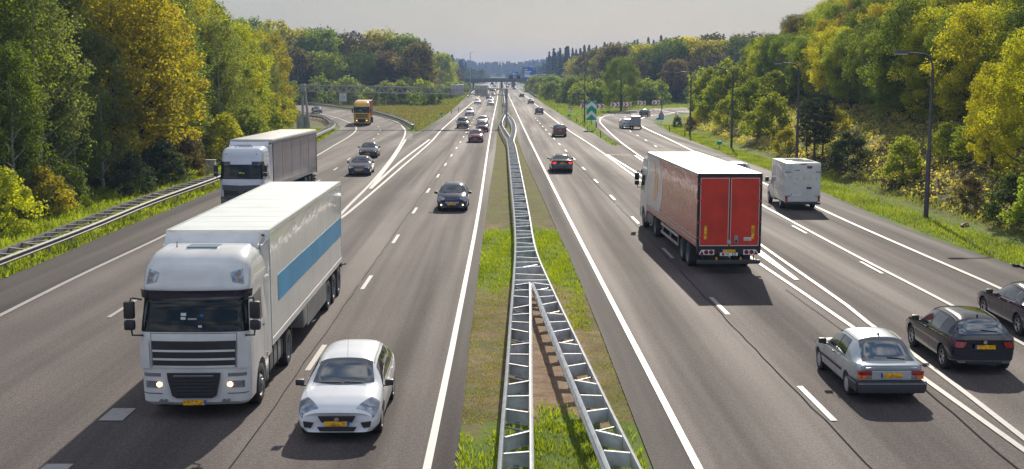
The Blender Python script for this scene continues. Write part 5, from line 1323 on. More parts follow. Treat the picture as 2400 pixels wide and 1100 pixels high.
# warning triangle with blue 70 panel
b = G(1549.5, 291); k = b.y / FPX; r = empty('speed_advice_sign', b, label='red warning triangle above a blue panel reading 70 inside the right bend', cat='road sign')
cz = CAMH + (HOR - 263.5) * k; a = 6.4 * k
s = MB(); s.poly_y([(-a, cz - a * .8), (a, cz - a * .8), (0, cz + a)], 0, .02); s.build('triangle', M_red, r)
s = MB(); s.poly_y([(-a * .68, cz - a * .62), (a * .68, cz - a * .62), (0, cz + a * .62)], -.012, .01); s.build('triangle_face', M_white, r)
s = MB(); s.poly_y([(-a * .34, cz - a * .38), (a * .30, cz - a * .42), (a * .34, cz - a * .26), (a * .05, cz - a * .05), (-a * .1, cz + a * .1), (-a * .3, cz - a * .15)], -.02, .006); s.build('pictogram', M_black, r)
zc = CAMH + (HOR - 274) * k; s = MB(); s.box(-a * .92, a * .92, 0, .03, zc - a * .95, zc + a * .95, .005); s.build('speed_panel', M_blue, r)
ns_mesh('70', a * 1.15, 'number', M_white, r, Matrix.Translation((0, -.008, zc + a * .22)) @ FACE_BACK); 
for i in range(3): MB().box(-a * .5 + i * a * .36, -a * .26 + i * a * .36, -.006, -.002, zc - a * .72, zc - a * .56).build('small_lettering', M_white, r)
sign_posts(r, (0,), cz)
# kilometre plates, delineator posts
for px, py, lab in ((1686, 341, 'small green kilometre plate on the right verge left of the lamp post'), (1035, 266, 'small green kilometre plate on the grass nose left of the main road'), (1333, 270, 'small green kilometre plate below the round sign at right'), (1542, 279, 'small green kilometre plate left of the blue 70 sign'), (718, 327, 'small green kilometre plate by the guardrail behind the curtain-sided lorry')):
    b = G(px, py + 9); r = empty('kilometre_plate', (b.x, b.y, hz(b.x, b.y)), label=lab, cat='marker plate', group='green kilometre plates'); MB().box(-.28, .28, -.02, .02, .55, .92, .01).build('plate', M_green, r); sign_posts(r, (0,), .6, M_galvd, .03)
dps = [(1351, 288), (1371, 297), (1398, 299), (1407.6, 322), (1306, 262), (1584, 272), (1569, 308), (1605, 321), (1075, 262), (1058, 268), (1428, 262), (1467, 260), (1387, 291)]
d0 = None
for px, py in dps:
    b = G(px, py)
    if d0 is None:
        d0 = empty('marker_post', b, label='short dark marker post standing in the roadside grass', cat='marker post', group='dark marker posts along the verges'); MB().box(-.06, .06, -.05, .05, -.2, .9, .02).build('stake', M_polesteel, d0); MB().box(-.062, .062, -.055, -.05, .66, .80).build('reflector', M_amber, d0)
    else: copy_tree(d0).location = b
# grey back of a sign beyond the left slip road
b = G(804, 247); k = b.y / FPX; r = empty('sign_board', b, label='grey back of a square road sign behind the left slip road', cat='road sign')
s = MB(); h = 19 * k; w_ = 17 * k; z = CAMH + (HOR - 227.5) * k; s.box(-w_ / 2, w_ / 2, 0, .04, z - h / 2, z + h / 2, .01); s.box(-w_ / 2, w_ / 2, -.05, 0, z - .05, z + .05, 0, 1); s.box(-.05, .05, -.05, 0, z - h / 2, z + h / 2, 0, 1); s.build('panel', [M_signback, M_steel], r); sign_posts(r, (-w_ * .4, w_ * .4), z)
# bridge
BY = 700.0; kb = BY / FPX
r = empty('bridge', (0, BY, 0), label='grey concrete road bridge crossing the motorway in the distance', cat='bridge')
X0, X1 = (1040 - VPX) * kb, (1345 - VPX) * kb; zu, zd = CAMH + (HOR - 183) * kb, CAMH + (HOR - 192.5) * kb
s = MB(); s.box(X0, X1, -6, 6, zd + .9, zu - .2, 0, 0); s.box(X0, X1, -6.3, 6.3, zu - .9, zu, .05, 0); s.box(X0, X1, -5.5, 5.5, zd, zd + .92, 0, 0); s.build('deck', M_concd, r)
rl = MB()
for z in (zu + .6, zu + 1.15, zu + 1.7): rl.tube([(X0, -6.1, z), (X1, -6.1, z)], .06, 5)
x = X0
while x < X1: rl.box(x - .05, x + .05, -6.15, -6.05, zu, zu + 1.75); x += 1.8
rl.build('railing', M_steel, r)
for px in (1243, 1250.5, 1110, 1176): x = (px - VPX) * kb; MB().box(x - .55, x + .55, -1, 1, -.2, zd + .02, .05).build('pier', M_concd, r)
for px in (1040, 1300): x = (px - VPX) * kb; MB().box(x - 3, x + 14, -5.8, 5.8, -.2, zd + .02).build('abutment', M_concd, r)
# far sign gantry with matrix boxes and blue sign, and blue signs behind the bridge
def blue_sign(px0, px1, py0, py1, Y, label, rows=5, post=True):
    k = Y / FPX; r = empty('direction_sign', ((px0 + px1) / 2 * k - VPX * k, Y, 0), label=label, cat='direction sign'); w_ = (px1 - px0) * k / 2; z0, z1 = CAMH + (HOR - py1) * k, CAMH + (HOR - py0) * k
    MB().box(-w_, w_, 0, .15, z0, z1, .03).build('panel', M_blue, r)
    l = MB(); h = z1 - z0
    for i, (f, ww) in enumerate(((.20, .35), (.36, .75), (.48, .62), (.60, .55))[:rows]): l.box(-w_ * .85, -w_ * .85 + w_ * 1.5 * ww, -.03, -.01, z1 - h * f - h * .035, z1 - h * f + h * .035)
    if rows > 3: l.box(-w_ * .85, w_ * .8, -.03, -.01, z0 + h * .17, z0 + h * .34); l.poly_y([(w_ * .62, z1 - h * .25), (w_ * .88, z1 - h * .10), (w_ * .70, z1 - h * .08), (w_ * .78, z1 - h * .15), (w_ * .56, z1 - h * .22)], -.03, .02)
    l.build('lettering', M_white, r)
    for x in (-w_ * .6, w_ * .6): MB().box(x - .12, x + .12, .15, .4, 0 if post else z0 - .4, z1).build('post', M_steel, r)
    return r
kg = 600 / FPX
r = empty('sign_gantry', ((1187 - VPX) * kg, 600, 0), label='far grey gantry in front of the bridge carrying two black matrix signs', cat='gantry')
s = MB(); xr = (1262 - 1187) * kg; zc = CAMH + (HOR - 181) * kg
for z in (zc - .45, zc + .45):
    for y in (0, 1): s.tube([(0, y, z), (xr, y, z)], .1, 5)
for i in range(14): x = xr * i / 14; s.tube([(x, 0, zc - .45), (x + xr / 28, 0, zc + .45), (x + xr / 14, 0, zc - .45)], .06, 4)
s.build('beam', M_steel, r)
for px in (1197.5, 1214.5, 1288): x = (px - 1187) * kg; 
for px in (1197.5, 1214.5): x = (px - 1187) * kg; MB().box(x - .95, x + .95, -.6, -.2, zc - .95, zc + .95, .04).build('matrix_sign', M_black, r)
for x in (0.1, xr - .1): MB().box(x - .2, x + .2, .2, .8, -.2, zc + .5).build('post', M_steel, r)
x = xr; l = MB(); l.tube([(x, .5, zc + .5), (x, .5, zc + 1.0), (x + 1.0, .5, zc + 1.5), (x + 2.6, .5, zc + 1.3)], .09, 6); l.box(x + 1.6, x + 3.6, .3, .7, zc + 1.15, zc + 1.35, .05); l.build('lamp_arm', M_whitep, r)
blue_sign(1226, 1255, 158, 186, 599.3, 'large blue direction sign on the far gantry, right of the matrix signs')
blue_sign(1200, 1215, 168.5, 181, 820, 'smaller blue direction sign showing above the bridge railing', 3); blue_sign(1185, 1200, 173, 182, 960, 'farthest blue direction sign low above the bridge', 2)
r = empty('matrix_sign', ((1288 - VPX) * kb, BY - 7, 0), label='black matrix sign box hanging at the right end of the bridge', cat='matrix sign'); z = CAMH + (HOR - 188) * kb; MB().box(-1, 1, -.3, .3, z - 1, z + 1, .05).build('screen_box', M_black, r); MB().box(-.1, .1, .3, .9, z - .8, z + 1.2).build('bracket', M_steel, r)
for px, y0, Y, lab, two in ((1103, 125, 560, 'tall thin lamp mast rising before the left trees by the bridge', 0), (1174, 145, 760, 'tall twin-headed lamp mast in the centre beyond the bridge', 1)):
    k = Y / FPX; r = empty('lamp_mast', ((px - VPX) * k, Y, 0), label=lab, cat='lamp mast'); H = CAMH + (HOR - y0) * k
    MB().tube([(0, 0, -.2), (0, 0, H)], [.2, .12], 8).build('pole', M_steel, r)
    for s_ in ((1, -1) if two else (1,)): h_ = MB(); h_.tube([(0, 0, H - .5), (s_ * .6, 0, H + .2), (s_ * 1.6, 0, H + .1)], .09, 5); h_.build('lamp_head', M_steel, r)
# scrap on the verge and on the road
r = MB(); P = [G(2372 + 12 * t, 620 + 3 * t + 1.5 * sin(t * 3), .05) for t in np.linspace(0, 3, 8)]; r.tube(P, [.03, .06, .08, .06, .07, .07, .05, .02], 6); tag(r.build('tyre_scrap', M_rubber, None, 50), 'torn black strip of tyre lying on the right verge at the frame edge', 'tyre scrap')
for px, py, m, lab in ((1972, 419, M_lens, 'pale blue plastic litter lying in the grass behind the white van'), (2262, 532, M_plate, 'small brown litter lying in the scrub right of the nearest lamp post')):
    b = G(px, py); z = hz(b.x, b.y); rnd = random.Random(px); bm = bmesh.new(); bmesh.ops.create_icosphere(bm, subdivisions=2, radius=.28)
    for v in bm.verts: v.co *= rnd.uniform(.6, 1.15); v.co.z *= .5
    me = bpy.data.meshes.new('litter'); bm.to_mesh(me); bm.free(); o = link_mesh('litter', me, m if m is M_lens else mat('card_brown', (.2, .13, .08), .8)); o.location = (b.x, b.y, z + .12); tag(o, lab, 'litter')
# ------------------------------------------------------------------ vegetation
def leaf_mat(name, trans=.55, gloss=.05):
    m = bpy.data.materials.new(name); m.use_nodes = True; n = m.node_tree; n.nodes.clear()
    oi = n.nodes.new('ShaderNodeObjectInfo'); at_ = n.nodes.new('ShaderNodeAttribute'); at_.attribute_name = 'tint'
    mr = n.nodes.new('ShaderNodeMapRange'); mr.inputs['To Min'].default_value = .60; mr.inputs['To Max'].default_value = 1.85; n.links.new(at_.outputs['Fac'], mr.inputs[0])
    vm = n.nodes.new('ShaderNodeVectorMath'); vm.operation = 'SCALE'; n.links.new(oi.outputs['Color'], vm.inputs[0]); n.links.new(mr.outputs[0], vm.inputs['Scale'])
    hs = n.nodes.new('ShaderNodeHueSaturation'); m2 = n.nodes.new('ShaderNodeMapRange'); m2.inputs['To Min'].default_value = .510; m2.inputs['To Max'].default_value = .492; n.links.new(at_.outputs['Fac'], m2.inputs[0]); n.links.new(m2.outputs[0], hs.inputs['Hue']); n.links.new(vm.outputs[0], hs.inputs['Color'])
    df = n.nodes.new('ShaderNodeBsdfDiffuse'); tr = n.nodes.new('ShaderNodeBsdfTranslucent'); gl = n.nodes.new('ShaderNodeBsdfGlossy'); gl.inputs['Roughness'].default_value = .55; gl.inputs['Color'].default_value = (.4, .42, .4, 1)
    tcol = n.nodes.new('ShaderNodeVectorMath'); tcol.operation = 'MULTIPLY'; tcol.inputs[1].default_value = (1.7, 1.72, .55); n.links.new(hs.outputs[0], tcol.inputs[0])
    n.links.new(hs.outputs[0], df.inputs[0]); n.links.new(tcol.outputs[0], tr.inputs[0])
    a = n.nodes.new('ShaderNodeMixShader'); a.inputs[0].default_value = trans; n.links.new(df.outputs[0], a.inputs[1]); n.links.new(tr.outputs[0], a.inputs[2])
    b = n.nodes.new('ShaderNodeMixShader'); b.inputs[0].default_value = gloss; n.links.new(a.outputs[0], b.inputs[1]); n.links.new(gl.outputs[0], b.inputs[2])
    o = n.nodes.new('ShaderNodeOutputMaterial'); n.links.new(b.outputs[0], o.inputs[0]); return m
M_leaf = leaf_mat('foliage'); M_needle = leaf_mat('needles', .2, .06); M_blade = leaf_mat('grass_blades', .5, .06)
M_bark = mat('bark', (.075, .06, .045), .9, noise=(3, .4)); M_birch = mat('birch_bark', (.36, .34, .31), .8, noise=(5, .5))
RG = np.random.default_rng(11)
def quads(C, N, size, rg, asp=.62, droop=0.0):
    """n leaf quads at centres C with normals ~N"""
    n = len(C); a = rg.normal(size=(n, 3)); u = np.cross(N, a); u /= np.linalg.norm(u, axis=1)[:, None] + 1e-9; v = np.cross(N, u)
    s = (size * rg.uniform(.6, 1.35, n))[:, None]
    u, v = u * s * .5, v * s * .5 * asp
    V = np.stack([C - u, C - v * 1.0 + u * .1, C + u, C + v * 1.0 + u * .1], 1)
    return V.reshape(-1, 3)
def crown_mesh(name, h, r, cb, ncl, nleaf, lsize, seed, shape='round', rcl=(.9, 1.5), flat=.75):
    rg = np.random.default_rng(seed); Cc = []; ends = []
    k = 0
    ga = 2.39996
    for i in range(ncl):
        t = (i + .5) / ncl; z = cb + (h - cb) * (t ** .85)
        f = (z - cb) / (h - cb)
        if shape == 'round': env = math.sqrt(max(0, 1 - ((f - .42) / .62) ** 2)) if f > .42 else (.72 + .28 * f / .42)
        elif shape == 'cone': env = (1 - f) * .95 + .08
        elif shape == 'tall': env = math.sqrt(max(0, 1 - ((f - .35) / .67) ** 2)) if f > .35 else (.6 + .4 * f / .35)
        elif shape == 'flat': env = (.55 + .45 * f) if f < .75 else math.sqrt(max(0, 1 - ((f - .75) / .3) ** 2))
        else: env = math.sqrt(max(0.02, 1 - f ** 2))
        a = i * ga + rg.uniform(-.5, .5); rad = r * env * (rg.uniform(.45, 1.0) ** .6) * rg.uniform(.8, 1.12)
        Cc.append((rad * cos(a), rad * sin(a), z + rg.uniform(-.4, .4)))
    Cc = np.array(Cc); ctint = rg.uniform(.1, .9, ncl); per = nleaf // ncl
    idx = np.repeat(np.arange(ncl), per); n = len(idx); rc = rg.uniform(rcl[0], rcl[1], ncl)[idx]
    d = rg.normal(size=(n, 3)); d /= np.linalg.norm(d, axis=1)[:, None]; rad = rc * rg.uniform(.25, 1, n) ** .55
    P = Cc[idx] + d * rad[:, None] * np.array([1, 1, flat])
    # ragged outline: small sprays
    spr = rg.random(n) < .12; P[spr] += d[spr] * (rc[spr] * rg.uniform(.1, .45, spr.sum()))[:, None]
    if shape == 'tall': P[:, 2] -= (rad / rc) ** 2 * .25
    P[:, 2] = np.maximum(P[:, 2], .05)
    N = d * .55 + rg.normal(size=(n, 3)) * .5 + np.array([0, 0, .45]); N /= np.linalg.norm(N, axis=1)[:, None]
    V = quads(P, N, lsize, rg); F = np.arange(n * 4).reshape(-1, 4)
    tint = np.clip(ctint[idx] * .7 + rg.uniform(0, .35, n), 0, 1)
    return np_mesh(name, V, F, tint), Cc
def trunk_mb(h, cb, Cc, r0, lean=(0, 0), nl=14, seed=0):
    rnd = random.Random(seed); mb = MB(); top = h * .9
    pts = [(lean[0] * t * t + rnd.uniform(-.08, .08) * t * 3, lean[1] * t * t + rnd.uniform(-.08, .08) * t * 3, -.4 + (top + .4) * t) for t in (0, .12, .3, .5, .7, .85, 1)]
    mb.tube(pts, [r0 * 1.25, r0, r0 * .85, r0 * .65, r0 * .42, r0 * .25, .03], 7)
    idx = list(range(len(Cc))); rnd.shuffle(idx)
    for i in idx[:nl]:
        e = Vector(Cc[i]); z0 = max(cb * .8, e.z - (e.xy.length) * .7 - .5); z0 = min(z0, top * .95); t = (z0 + .4) / (top + .4); s = Vector((lean[0] * t * t, lean[1] * t * t, z0)); m = s.lerp(e, .5) + Vector((0, 0, -.15))
        rr = r0 * (1 - t) * .5 + .03; mb.tube([s, m, e], [rr, rr * .6, .015], 5)
    return mb
TP = {}
def proto(key, name, h, r, cb, ncl, nleaf, ls, seed, shape, leafm=M_leaf, bark=M_bark, rcl=(.9, 1.5), r0=.2, flat=.75, nl=14):
    me, Cc = crown_mesh('crown', h, r, cb, ncl, nleaf, ls, seed, shape, rcl, flat); me.materials.append(leafm)
    tm = trunk_mb(h, cb, Cc, r0, seed=seed, nl=nl); o = tm.build('trunk', bark, None, 60); tme = o.data; bpy.data.objects.remove(o)
    TP.setdefault(key, []).append((name, h, r, tme, me))
for s in range(4): proto('oak', 'broadleaf_tree', 13, 4.2, 1.2, 84, 25000, .21, 20 + s, 'round', rcl=(.65, 1.35))
for s in range(4): proto('birch', 'birch_tree', 14, 3.0, 1.0, 110, 20000, .17, 40 + s, 'tall', bark=M_birch, rcl=(.4, 1.05), r0=.14, flat=1.0)
for s in range(3): proto('pine', 'pine_tree', 12, 2.8, 3.0, 60, 9000, .24, 60 + s, 'flat', leafm=M_needle, rcl=(.5, 1.0), r0=.18, flat=.55)
for s in range(4): proto('bush', 'bush', 3.2, 1.9, .2, 36, 5200, .19, 80 + s, 'dome', rcl=(.35, .75), r0=.06, nl=10)
for s in range(3): proto('farbroad', 'broadleaf_tree', 15, 5.6, 1.0, 75, 5200, .68, 100 + s, 'round', rcl=(1.2, 2.1), nl=8)
for s in range(2): proto('farbush', 'bush', 4.6, 2.9, .2, 34, 1900, .46, 120 + s, 'dome', rcl=(.6, 1.2), nl=5, r0=.08)
for s in range(2): proto('farpine', 'pine_tree', 16, 4.2, 3.5, 60, 3800, .58, 140 + s, 'flat', leafm=M_needle, rcl=(1.0, 1.8), nl=8)
COLS = {'yellow': ((.27, .27, .016), 'yellow-green'), 'gold': ((.225, .205, .018), 'golden olive'), 'green': ((.098, .130, .024), 'mid green'), 'fresh': ((.160, .190, .024), 'fresh green'),
        'grey': ((.132, .156, .060), 'grey-green'), 'dark': ((.052, .074, .022), 'dark green'), 'copper': ((.090, .070, .045), 'brownish purple'), 'pine': ((.034, .050, .026), 'blackish green')}
TREES = []
def tree(key, x, y, H, col, seed, zone=None, sx=1.0, label=None):
    rnd = random.Random(seed); name, h, r_, tme, cme = TP[key][rnd.randrange(len(TP[key]))]; s = H / h
    e = empty(name, (x, y, hz(x, y) - .05), rnd.uniform(0, 6.28)); e.scale = (s * sx, s * sx, s)
    t = bpy.data.objects.new('trunk', tme); COL.objects.link(t); t.parent = e
    c = bpy.data.objects.new('crown', cme); COL.objects.link(c); c.parent = e
    b = COLS[col][0]; j = rnd.uniform(.85, 1.18); c.color = (b[0] * j * rnd.uniform(.92, 1.08), b[1] * j, b[2] * j, 1)
    TREES.append((e, key, col, zone, H, label)); return e
# explicit front rows ---------------------------------------------------------
R_ = random.Random(5)
def edge_left(Y): return float(np.interp(Y, [50, 60, 100, 130, 170, 200, 225], [-27.2, -27.2, -26.0, -28, -34, -38, -44]))
def edge_right(Y): return float(np.interp(Y, [45, 60, 90, 110, 140, 180, 215, 228], [34.5, 35, 35.5, 36, 38, 40.5, 45, 54]))
seed = 1000
# left wood: front row then deeper rows (visible wedge only)
Y = 54.0; lp = ['birch:green:9', 'birch:grey:13', 'birch:green:10', 'birch:grey:13', 'birch:green:9', 'birch:grey:12', 'oak:gold:15.5', 'oak:gold:14', 'oak:green:12', 'birch:grey:13', 'birch:green:11', 'oak:dark:11', 'birch:grey:13', 'oak:fresh:12', 'birch:green:13', 'oak:yellow:12', 'oak:green:11', 'oak:yellow:13', 'birch:green:11', 'oak:yellow:10', 'pine:copper:10', 'oak:green:11']
i = 0
while Y < 214:
    k, c, H = lp[i % len(lp)].split(':'); x = edge_left(Y) - R_.uniform(.2, 1.8); seed += 1
    tree(k, x - (1.2 if k == 'oak' else 0), Y, float(H) * R_.uniform(.88, 1.04), c, seed, 'left wood front'); i += 1; Y += R_.uniform(4.2, 6.2)
for row, off in enumerate((5.5, 10, 15, 21)):
    Y = 54.0 + row * 2 + 12 * row
    while Y < 213:
        x = edge_left(Y) - off - R_.uniform(-1, 1.5); seed += 1
        if x > -.462 * Y - 5:
            k = R_.choice(['oak', 'oak', 'birch']); c = R_.choice(['grey', 'green', 'grey', 'fresh']) if Y < 80 else R_.choice(['gold', 'yellow', 'green', 'gold', 'grey', 'dark', 'yellow'] if k == 'oak' else ['grey', 'green', 'grey'])
            tree(k, x, Y, R_.uniform(13.5, 17) * (1.0 if Y < 150 else .86), c, seed, 'left wood')
        Y += R_.uniform(5, 7)
# low bushes at the foot of the left wood
for px, py, H, c in ((30, 545, 3.0, 'yellow'), (130, 505, 2.6, 'gold'), (180, 490, 2.4, 'green'), (400, 432, 3, 'pine'), (330, 455, 2.6, 'pine'), (455, 415, 3.0, 'copper'), (545, 380, 4, 'yellow'), (590, 360, 4.5, 'fresh'), (640, 310, 5, 'gold'), (668, 296, 4.5, 'yellow'), (620, 330, 5, 'fresh'), (690, 288, 3.2, 'gold')):
    p = G(px, py); seed += 1; tree('bush', p.x - .6, p.y, H, c, seed, 'left verge bushes')
# right wood on its bank
rp_ = ['oak:yellow:9', 'oak:green:9', 'oak:fresh:9', 'birch:grey:9', 'oak:green:9', 'oak:dark:9', 'oak:fresh:9', 'oak:yellow:9', 'oak:green:9']
Y = 50.0; i = 0
while Y < 222:
    k, c, H = rp_[i % len(rp_)].split(':'); seed += 1; tree(k, edge_right(Y) + R_.uniform(-.6, 1.2), Y, float(H) * R_.uniform(.9, 1.15) * (1 if Y < 115 else .88), c, seed, 'right wood front', 1.15); i += 1; Y += R_.uniform(4.6, 6.4)
for row, off in enumerate((5, 10.5, 16.5)):
    Y = 62.0 + 14 * row
    while Y < 222:
        x = edge_right(Y) + off + R_.uniform(-1.2, 1.2); seed += 1
        if x < .462 * Y + 5: tree('oak' if R_.random() < .8 else 'birch', x, Y, R_.uniform(9.5, 12.5) * (1 if Y < 120 else .86), R_.choice(['yellow', 'gold', 'green', 'fresh', 'dark', 'gold', 'copper']), seed, 'right wood')
        Y += R_.uniform(5.5, 7.5)
# the tall yellow tree and its neighbours at the right edge
for px, py, H, c, k, sx in ((2345, 500, 8.0, 'yellow', 'oak', .9), (2262, 478, 6.2, 'yellow', 'oak', .8), (2440, 530, 8.5, 'fresh', 'oak', 1.0), (2235, 462, 2.8, 'fresh', 'bush', 1.1)):
    p = G(px, py); seed += 1; tree(k, p.x + 1.5, p.y, H, c, seed, 'right bank trees', sx)
# dark pines and shrubs on the right bank
for px, py, H, c, k in ((1885, 395, 6.2, 'pine', 'pine'), (1905, 392, 5.4, 'pine', 'pine'), (1868, 384, 4.6, 'pine', 'pine'), (1962, 418, 2.8, 'pine', 'bush'), (2088, 452, 2.6, 'fresh', 'bush'), 
                        (1820, 372, 2.2, 'gold', 'bush'), (1790, 350, 4.2, 'fresh', 'bush'), (1760, 345, 3.2, 'fresh', 'bush'), (1740, 325, 5.0, 'fresh', 'bush'), (1690, 318, 3.6, 'fresh', 'bush'), (1665, 300, 5.2, 'fresh', 'bush'), (1640, 296, 3.6, 'fresh', 'bush'), (1712, 300, 5.6, 'fresh', 'bush'), (1650, 283, 6.6, 'fresh', 'bush'), (1690, 290, 6.5, 'fresh', 'bush'), (1800, 322, 4.6, 'fresh', 'bush'), 
                        (2190, 446, 2.2, 'fresh', 'bush'), (2330, 540, 2.2, 'dark', 'bush'), (2395, 560, 2.6, 'fresh', 'bush'), (2240, 505, 1.5, 'copper', 'bush'), (1930, 372, 2.6, 'gold', 'bush'), (1630, 300, 2.2, 'yellow', 'bush'), (1575, 298, 1.6, 'dark', 'bush'), (1607, 306, 1.8, 'copper', 'bush')):
    zq = 0.0; p = G(px, py)
    for _ in range(6): zq = max(0, hz(p.x + 1, p.y)); p = G(px, py, zq)
    seed += 1; tree(k, p.x + .8, p.y, H, c, seed, 'right bank shrubs')
# hill behind the right slip road
p = G(1462, 262); tree('oak', p.x, p.y + 6, 11.5, 'green', 4242, 'solo', 1.25, 'round-headed dark green tree standing alone behind the chevron boards')
LM20 = None
def belt(n, xr, yr, Hr, cols, keys, zone, xf=1.0):
    global seed
    made = []
    for q in range(n * 30):
        if len(made) >= n: break
        x, y = R_.uniform(*xr), R_.uniform(*yr); sp = 5.2 if keys[0] == 'farbush' else 7.5
        if min([(x - a) ** 2 + (y - b) ** 2 for a, b in made] or [1e9]) < sp ** 2: continue
        if abs(x) > .46 * y + 8: continue
        px = PXof((x, y, 3))[0]; seed += 1; made.append((x, y)); tree(R_.choice(keys), x, y, R_.uniform(*Hr), R_.choice(cols), seed, zone)
belt(22, (20, 44), (315, 350), (4, 6.5), ['fresh', 'green', 'fresh', 'grey'], ['farbush'], 'right middle shrubs')
belt(22, (48, 150), (318, 345), (5, 9), ['green', 'fresh', 'dark', 'grey'], ['farbush'], 'right middle shrubs')
belt(40, (16, 26), (345, 680), (4, 7.5), ['fresh', 'green', 'grey'], ['farbush'], 'shrubs towards the bridge')
belt(34, (36, 175), (352, 372), (11, 14), ['green', 'copper', 'dark', 'copper'], ['farbroad', 'farpine'], 'right hill wood')
belt(40, (44, 185), (376, 405), (14.5, 18), ['gold', 'green', 'copper', 'green', 'gold'], ['farbroad', 'farbroad', 'farpine'], 'right hill wood')
belt(38, (36, 70), (405, 640), (13, 17), ['gold', 'gold', 'green', 'copper'], ['farbroad'], 'right hill wood')
# left background hill
belt(26, (-64, -18), (322, 352), (4, 7), ['fresh', 'green', 'fresh', 'grey'], ['farbush'], 'left middle shrubs')
belt(20, (-150, -60), (335, 352), (6, 9), ['dark', 'green', 'fresh'], ['farbush'], 'left middle shrubs')
belt(34, (-165, -24), (356, 378), (13, 17), ['copper', 'copper', 'fresh', 'dark', 'green'], ['farbroad', 'farpine'], 'left hill wood')
belt(40, (-180, -26), (382, 410), (17, 21.5), ['green', 'gold', 'dark', 'green', 'copper'], ['farbroad', 'farbroad', 'farpine'], 'left hill wood')
belt(38, (-62, -27), (412, 690), (15, 20), ['gold', 'fresh', 'gold', 'green', 'copper'], ['farbroad'], 'left hill wood')
belt(26, (-25, -16.5), (400, 680), (3, 5), ['fresh', 'green'], ['farbush'], 'left middle shrubs')
# labels -------------------------------------------------------------------
ORD = ['first', 'second', 'third', 'fourth', 'fifth', 'sixth', 'seventh', 'eighth', 'ninth', 'tenth'] + [t for t in 'eleventh twelfth thirteenth fourteenth fifteenth sixteenth seventeenth eighteenth nineteenth twentieth'.split()]
ORD += ['twenty-' + t for t in ORD[:9]] + ['thirtieth'] + ['thirty-' + t for t in ORD[:9]] + ['fortieth'] + ['forty-' + t for t in ORD[:9]] + ['fiftieth'] + ['fifty-' + t for t in ORD[:9]]
KW = {'oak': 'broadleaf tree', 'birch': 'birch', 'pine': 'pine', 'bush': 'shrub', 'farbroad': 'broadleaf tree', 'farbush': 'shrub', 'farpine': 'dense-crowned pine'}
ZT = {'left wood front': ('in the front row of the left wood', 'front row trees of the left wood'), 'left verge bushes': ('at the foot of the left wood', 'shrubs at the foot of the left wood'), 'right wood front': ('in the front row of the right wood', 'trees in the front row of the right wood'),
      'right bank trees': ('low on the right bank', 'trees low on the right bank'), 'right bank shrubs': ('on the scrubby right bank', 'shrubs on the right bank'),
      'right middle shrubs': ('beyond the right slip road bend', 'shrubs beyond the right slip road'), 'left middle shrubs': ('behind the heath beyond the left slip road', 'shrubs beyond the left slip road'), 'shrubs towards the bridge': ('beside the right shoulder towards the bridge', 'shrubs beside the road towards the bridge')}
ZB = {'left wood': 'trees deeper in the left wood', 'right wood': 'trees deeper in the right wood', 'left hill wood': 'trees on the hill behind the left slip road', 'right hill wood': 'trees on the hill behind the right slip road'}
byz = {}
for T in TREES:
    z, cat = T[3], ('shrub' if 'bush' in T[1] else 'tree')
    if T[5]: tag(T[0], T[5], cat)
    else: byz.setdefault(z, []).append(T)
for z, L in byz.items():
    if z in ZT:
        L.sort(key=lambda T: PXof(T[0].location)[0]); cnt = {}
        for T in L:
            kk = (KW[T[1]], COLS[T[2]][1]); i = cnt.get(kk, 0); cnt[kk] = i + 1
            tag(T[0], f'{COLS[T[2]][1]} {KW[T[1]]} {ZT[z][0]}, {ORD[i]} from left', 'shrub' if 'bush' in T[1] else 'tree', ZT[z][1])
    else:
        for T in L: tag(T[0], f'{COLS[T[2]][1]} {KW[T[1]]} among the {ZB[z]}', 'tree', f'{COLS[T[2]][1]} {KW[T[1]]}s, {ZB[z]}')
# far conifer forest : one mass -------------------------------------------
def conifer_mass(name, pts, lsz, seed, col, H=(16, 24), nper=150, wr=.17, label=''):
    rg = np.random.default_rng(seed); Vs = []; Ts = []
    for (x, y) in pts:
        h = rg.uniform(*H); z0 = hz(x, y); t = rg.random(nper) ** .8; a = rg.uniform(0, 2 * pi, nper); r = (1 - t) * h * wr * rg.uniform(.5, 1.1, nper) + .15
        P = np.stack([x + r * np.cos(a), y + r * np.sin(a), z0 + .08 * h + t * h * .92], 1); N = np.stack([np.cos(a) * .6, np.sin(a) * .6, np.full(nper, .7)], 1) + rg.normal(size=(nper, 3)) * .25
        N /= np.linalg.norm(N, axis=1)[:, None]; Vs.append(quads(P, N, lsz, rg, .7)); Ts.append(np.clip(rg.uniform(0, .7) + rg.uniform(0, .3, nper), 0, 1))
    V = np.concatenate(Vs); me = np_mesh(name, V, np.arange(len(V)).reshape(-1, 4), np.concatenate(Ts)); o = link_mesh(name, me, M_needle); o.color = (*col, 1)
    return tag(o, label, 'forest', kind='stuff')
pts = [(R_.uniform(-420, 420), R_.uniform(2080, 2300)) for _ in range(1100)]
conifer_mass('far_forest', pts, 3.4, 7, (.022, .036, .03), (15, 23), 120, .2, label='bluish far conifer forest closing the end of the motorway')
pts = [(x, y) for x, y in ((R_.uniform(34, 260), R_.uniform(760, 1250)) for _ in range(620)) if x > 34 + (y - 760) * .015]
conifer_mass('conifer_wood', pts, 1.7, 8, (.022, .034, .026), (15, 26), 260, .15, label='dark spruce wood rising behind the bridge on the right')
pts = [(-x, y) for x, y in ((R_.uniform(34, 230), R_.uniform(760, 1250)) for _ in range(420))]
conifer_mass('conifer_wood', pts, 1.7, 9, (.022, .034, .026), (15, 24), 260, .15, label='dark spruce wood behind the bridge on the left')
pts = [(s * R_.uniform(22, 60), R_.uniform(1250, 2080)) for _ in range(300) for s in (1, -1)]
conifer_mass('roadside_forest', pts, 4.0, 10, (.06, .08, .03), (9, 17), 90, .3, label='hazy green woods lining the far motorway beyond the bridge')
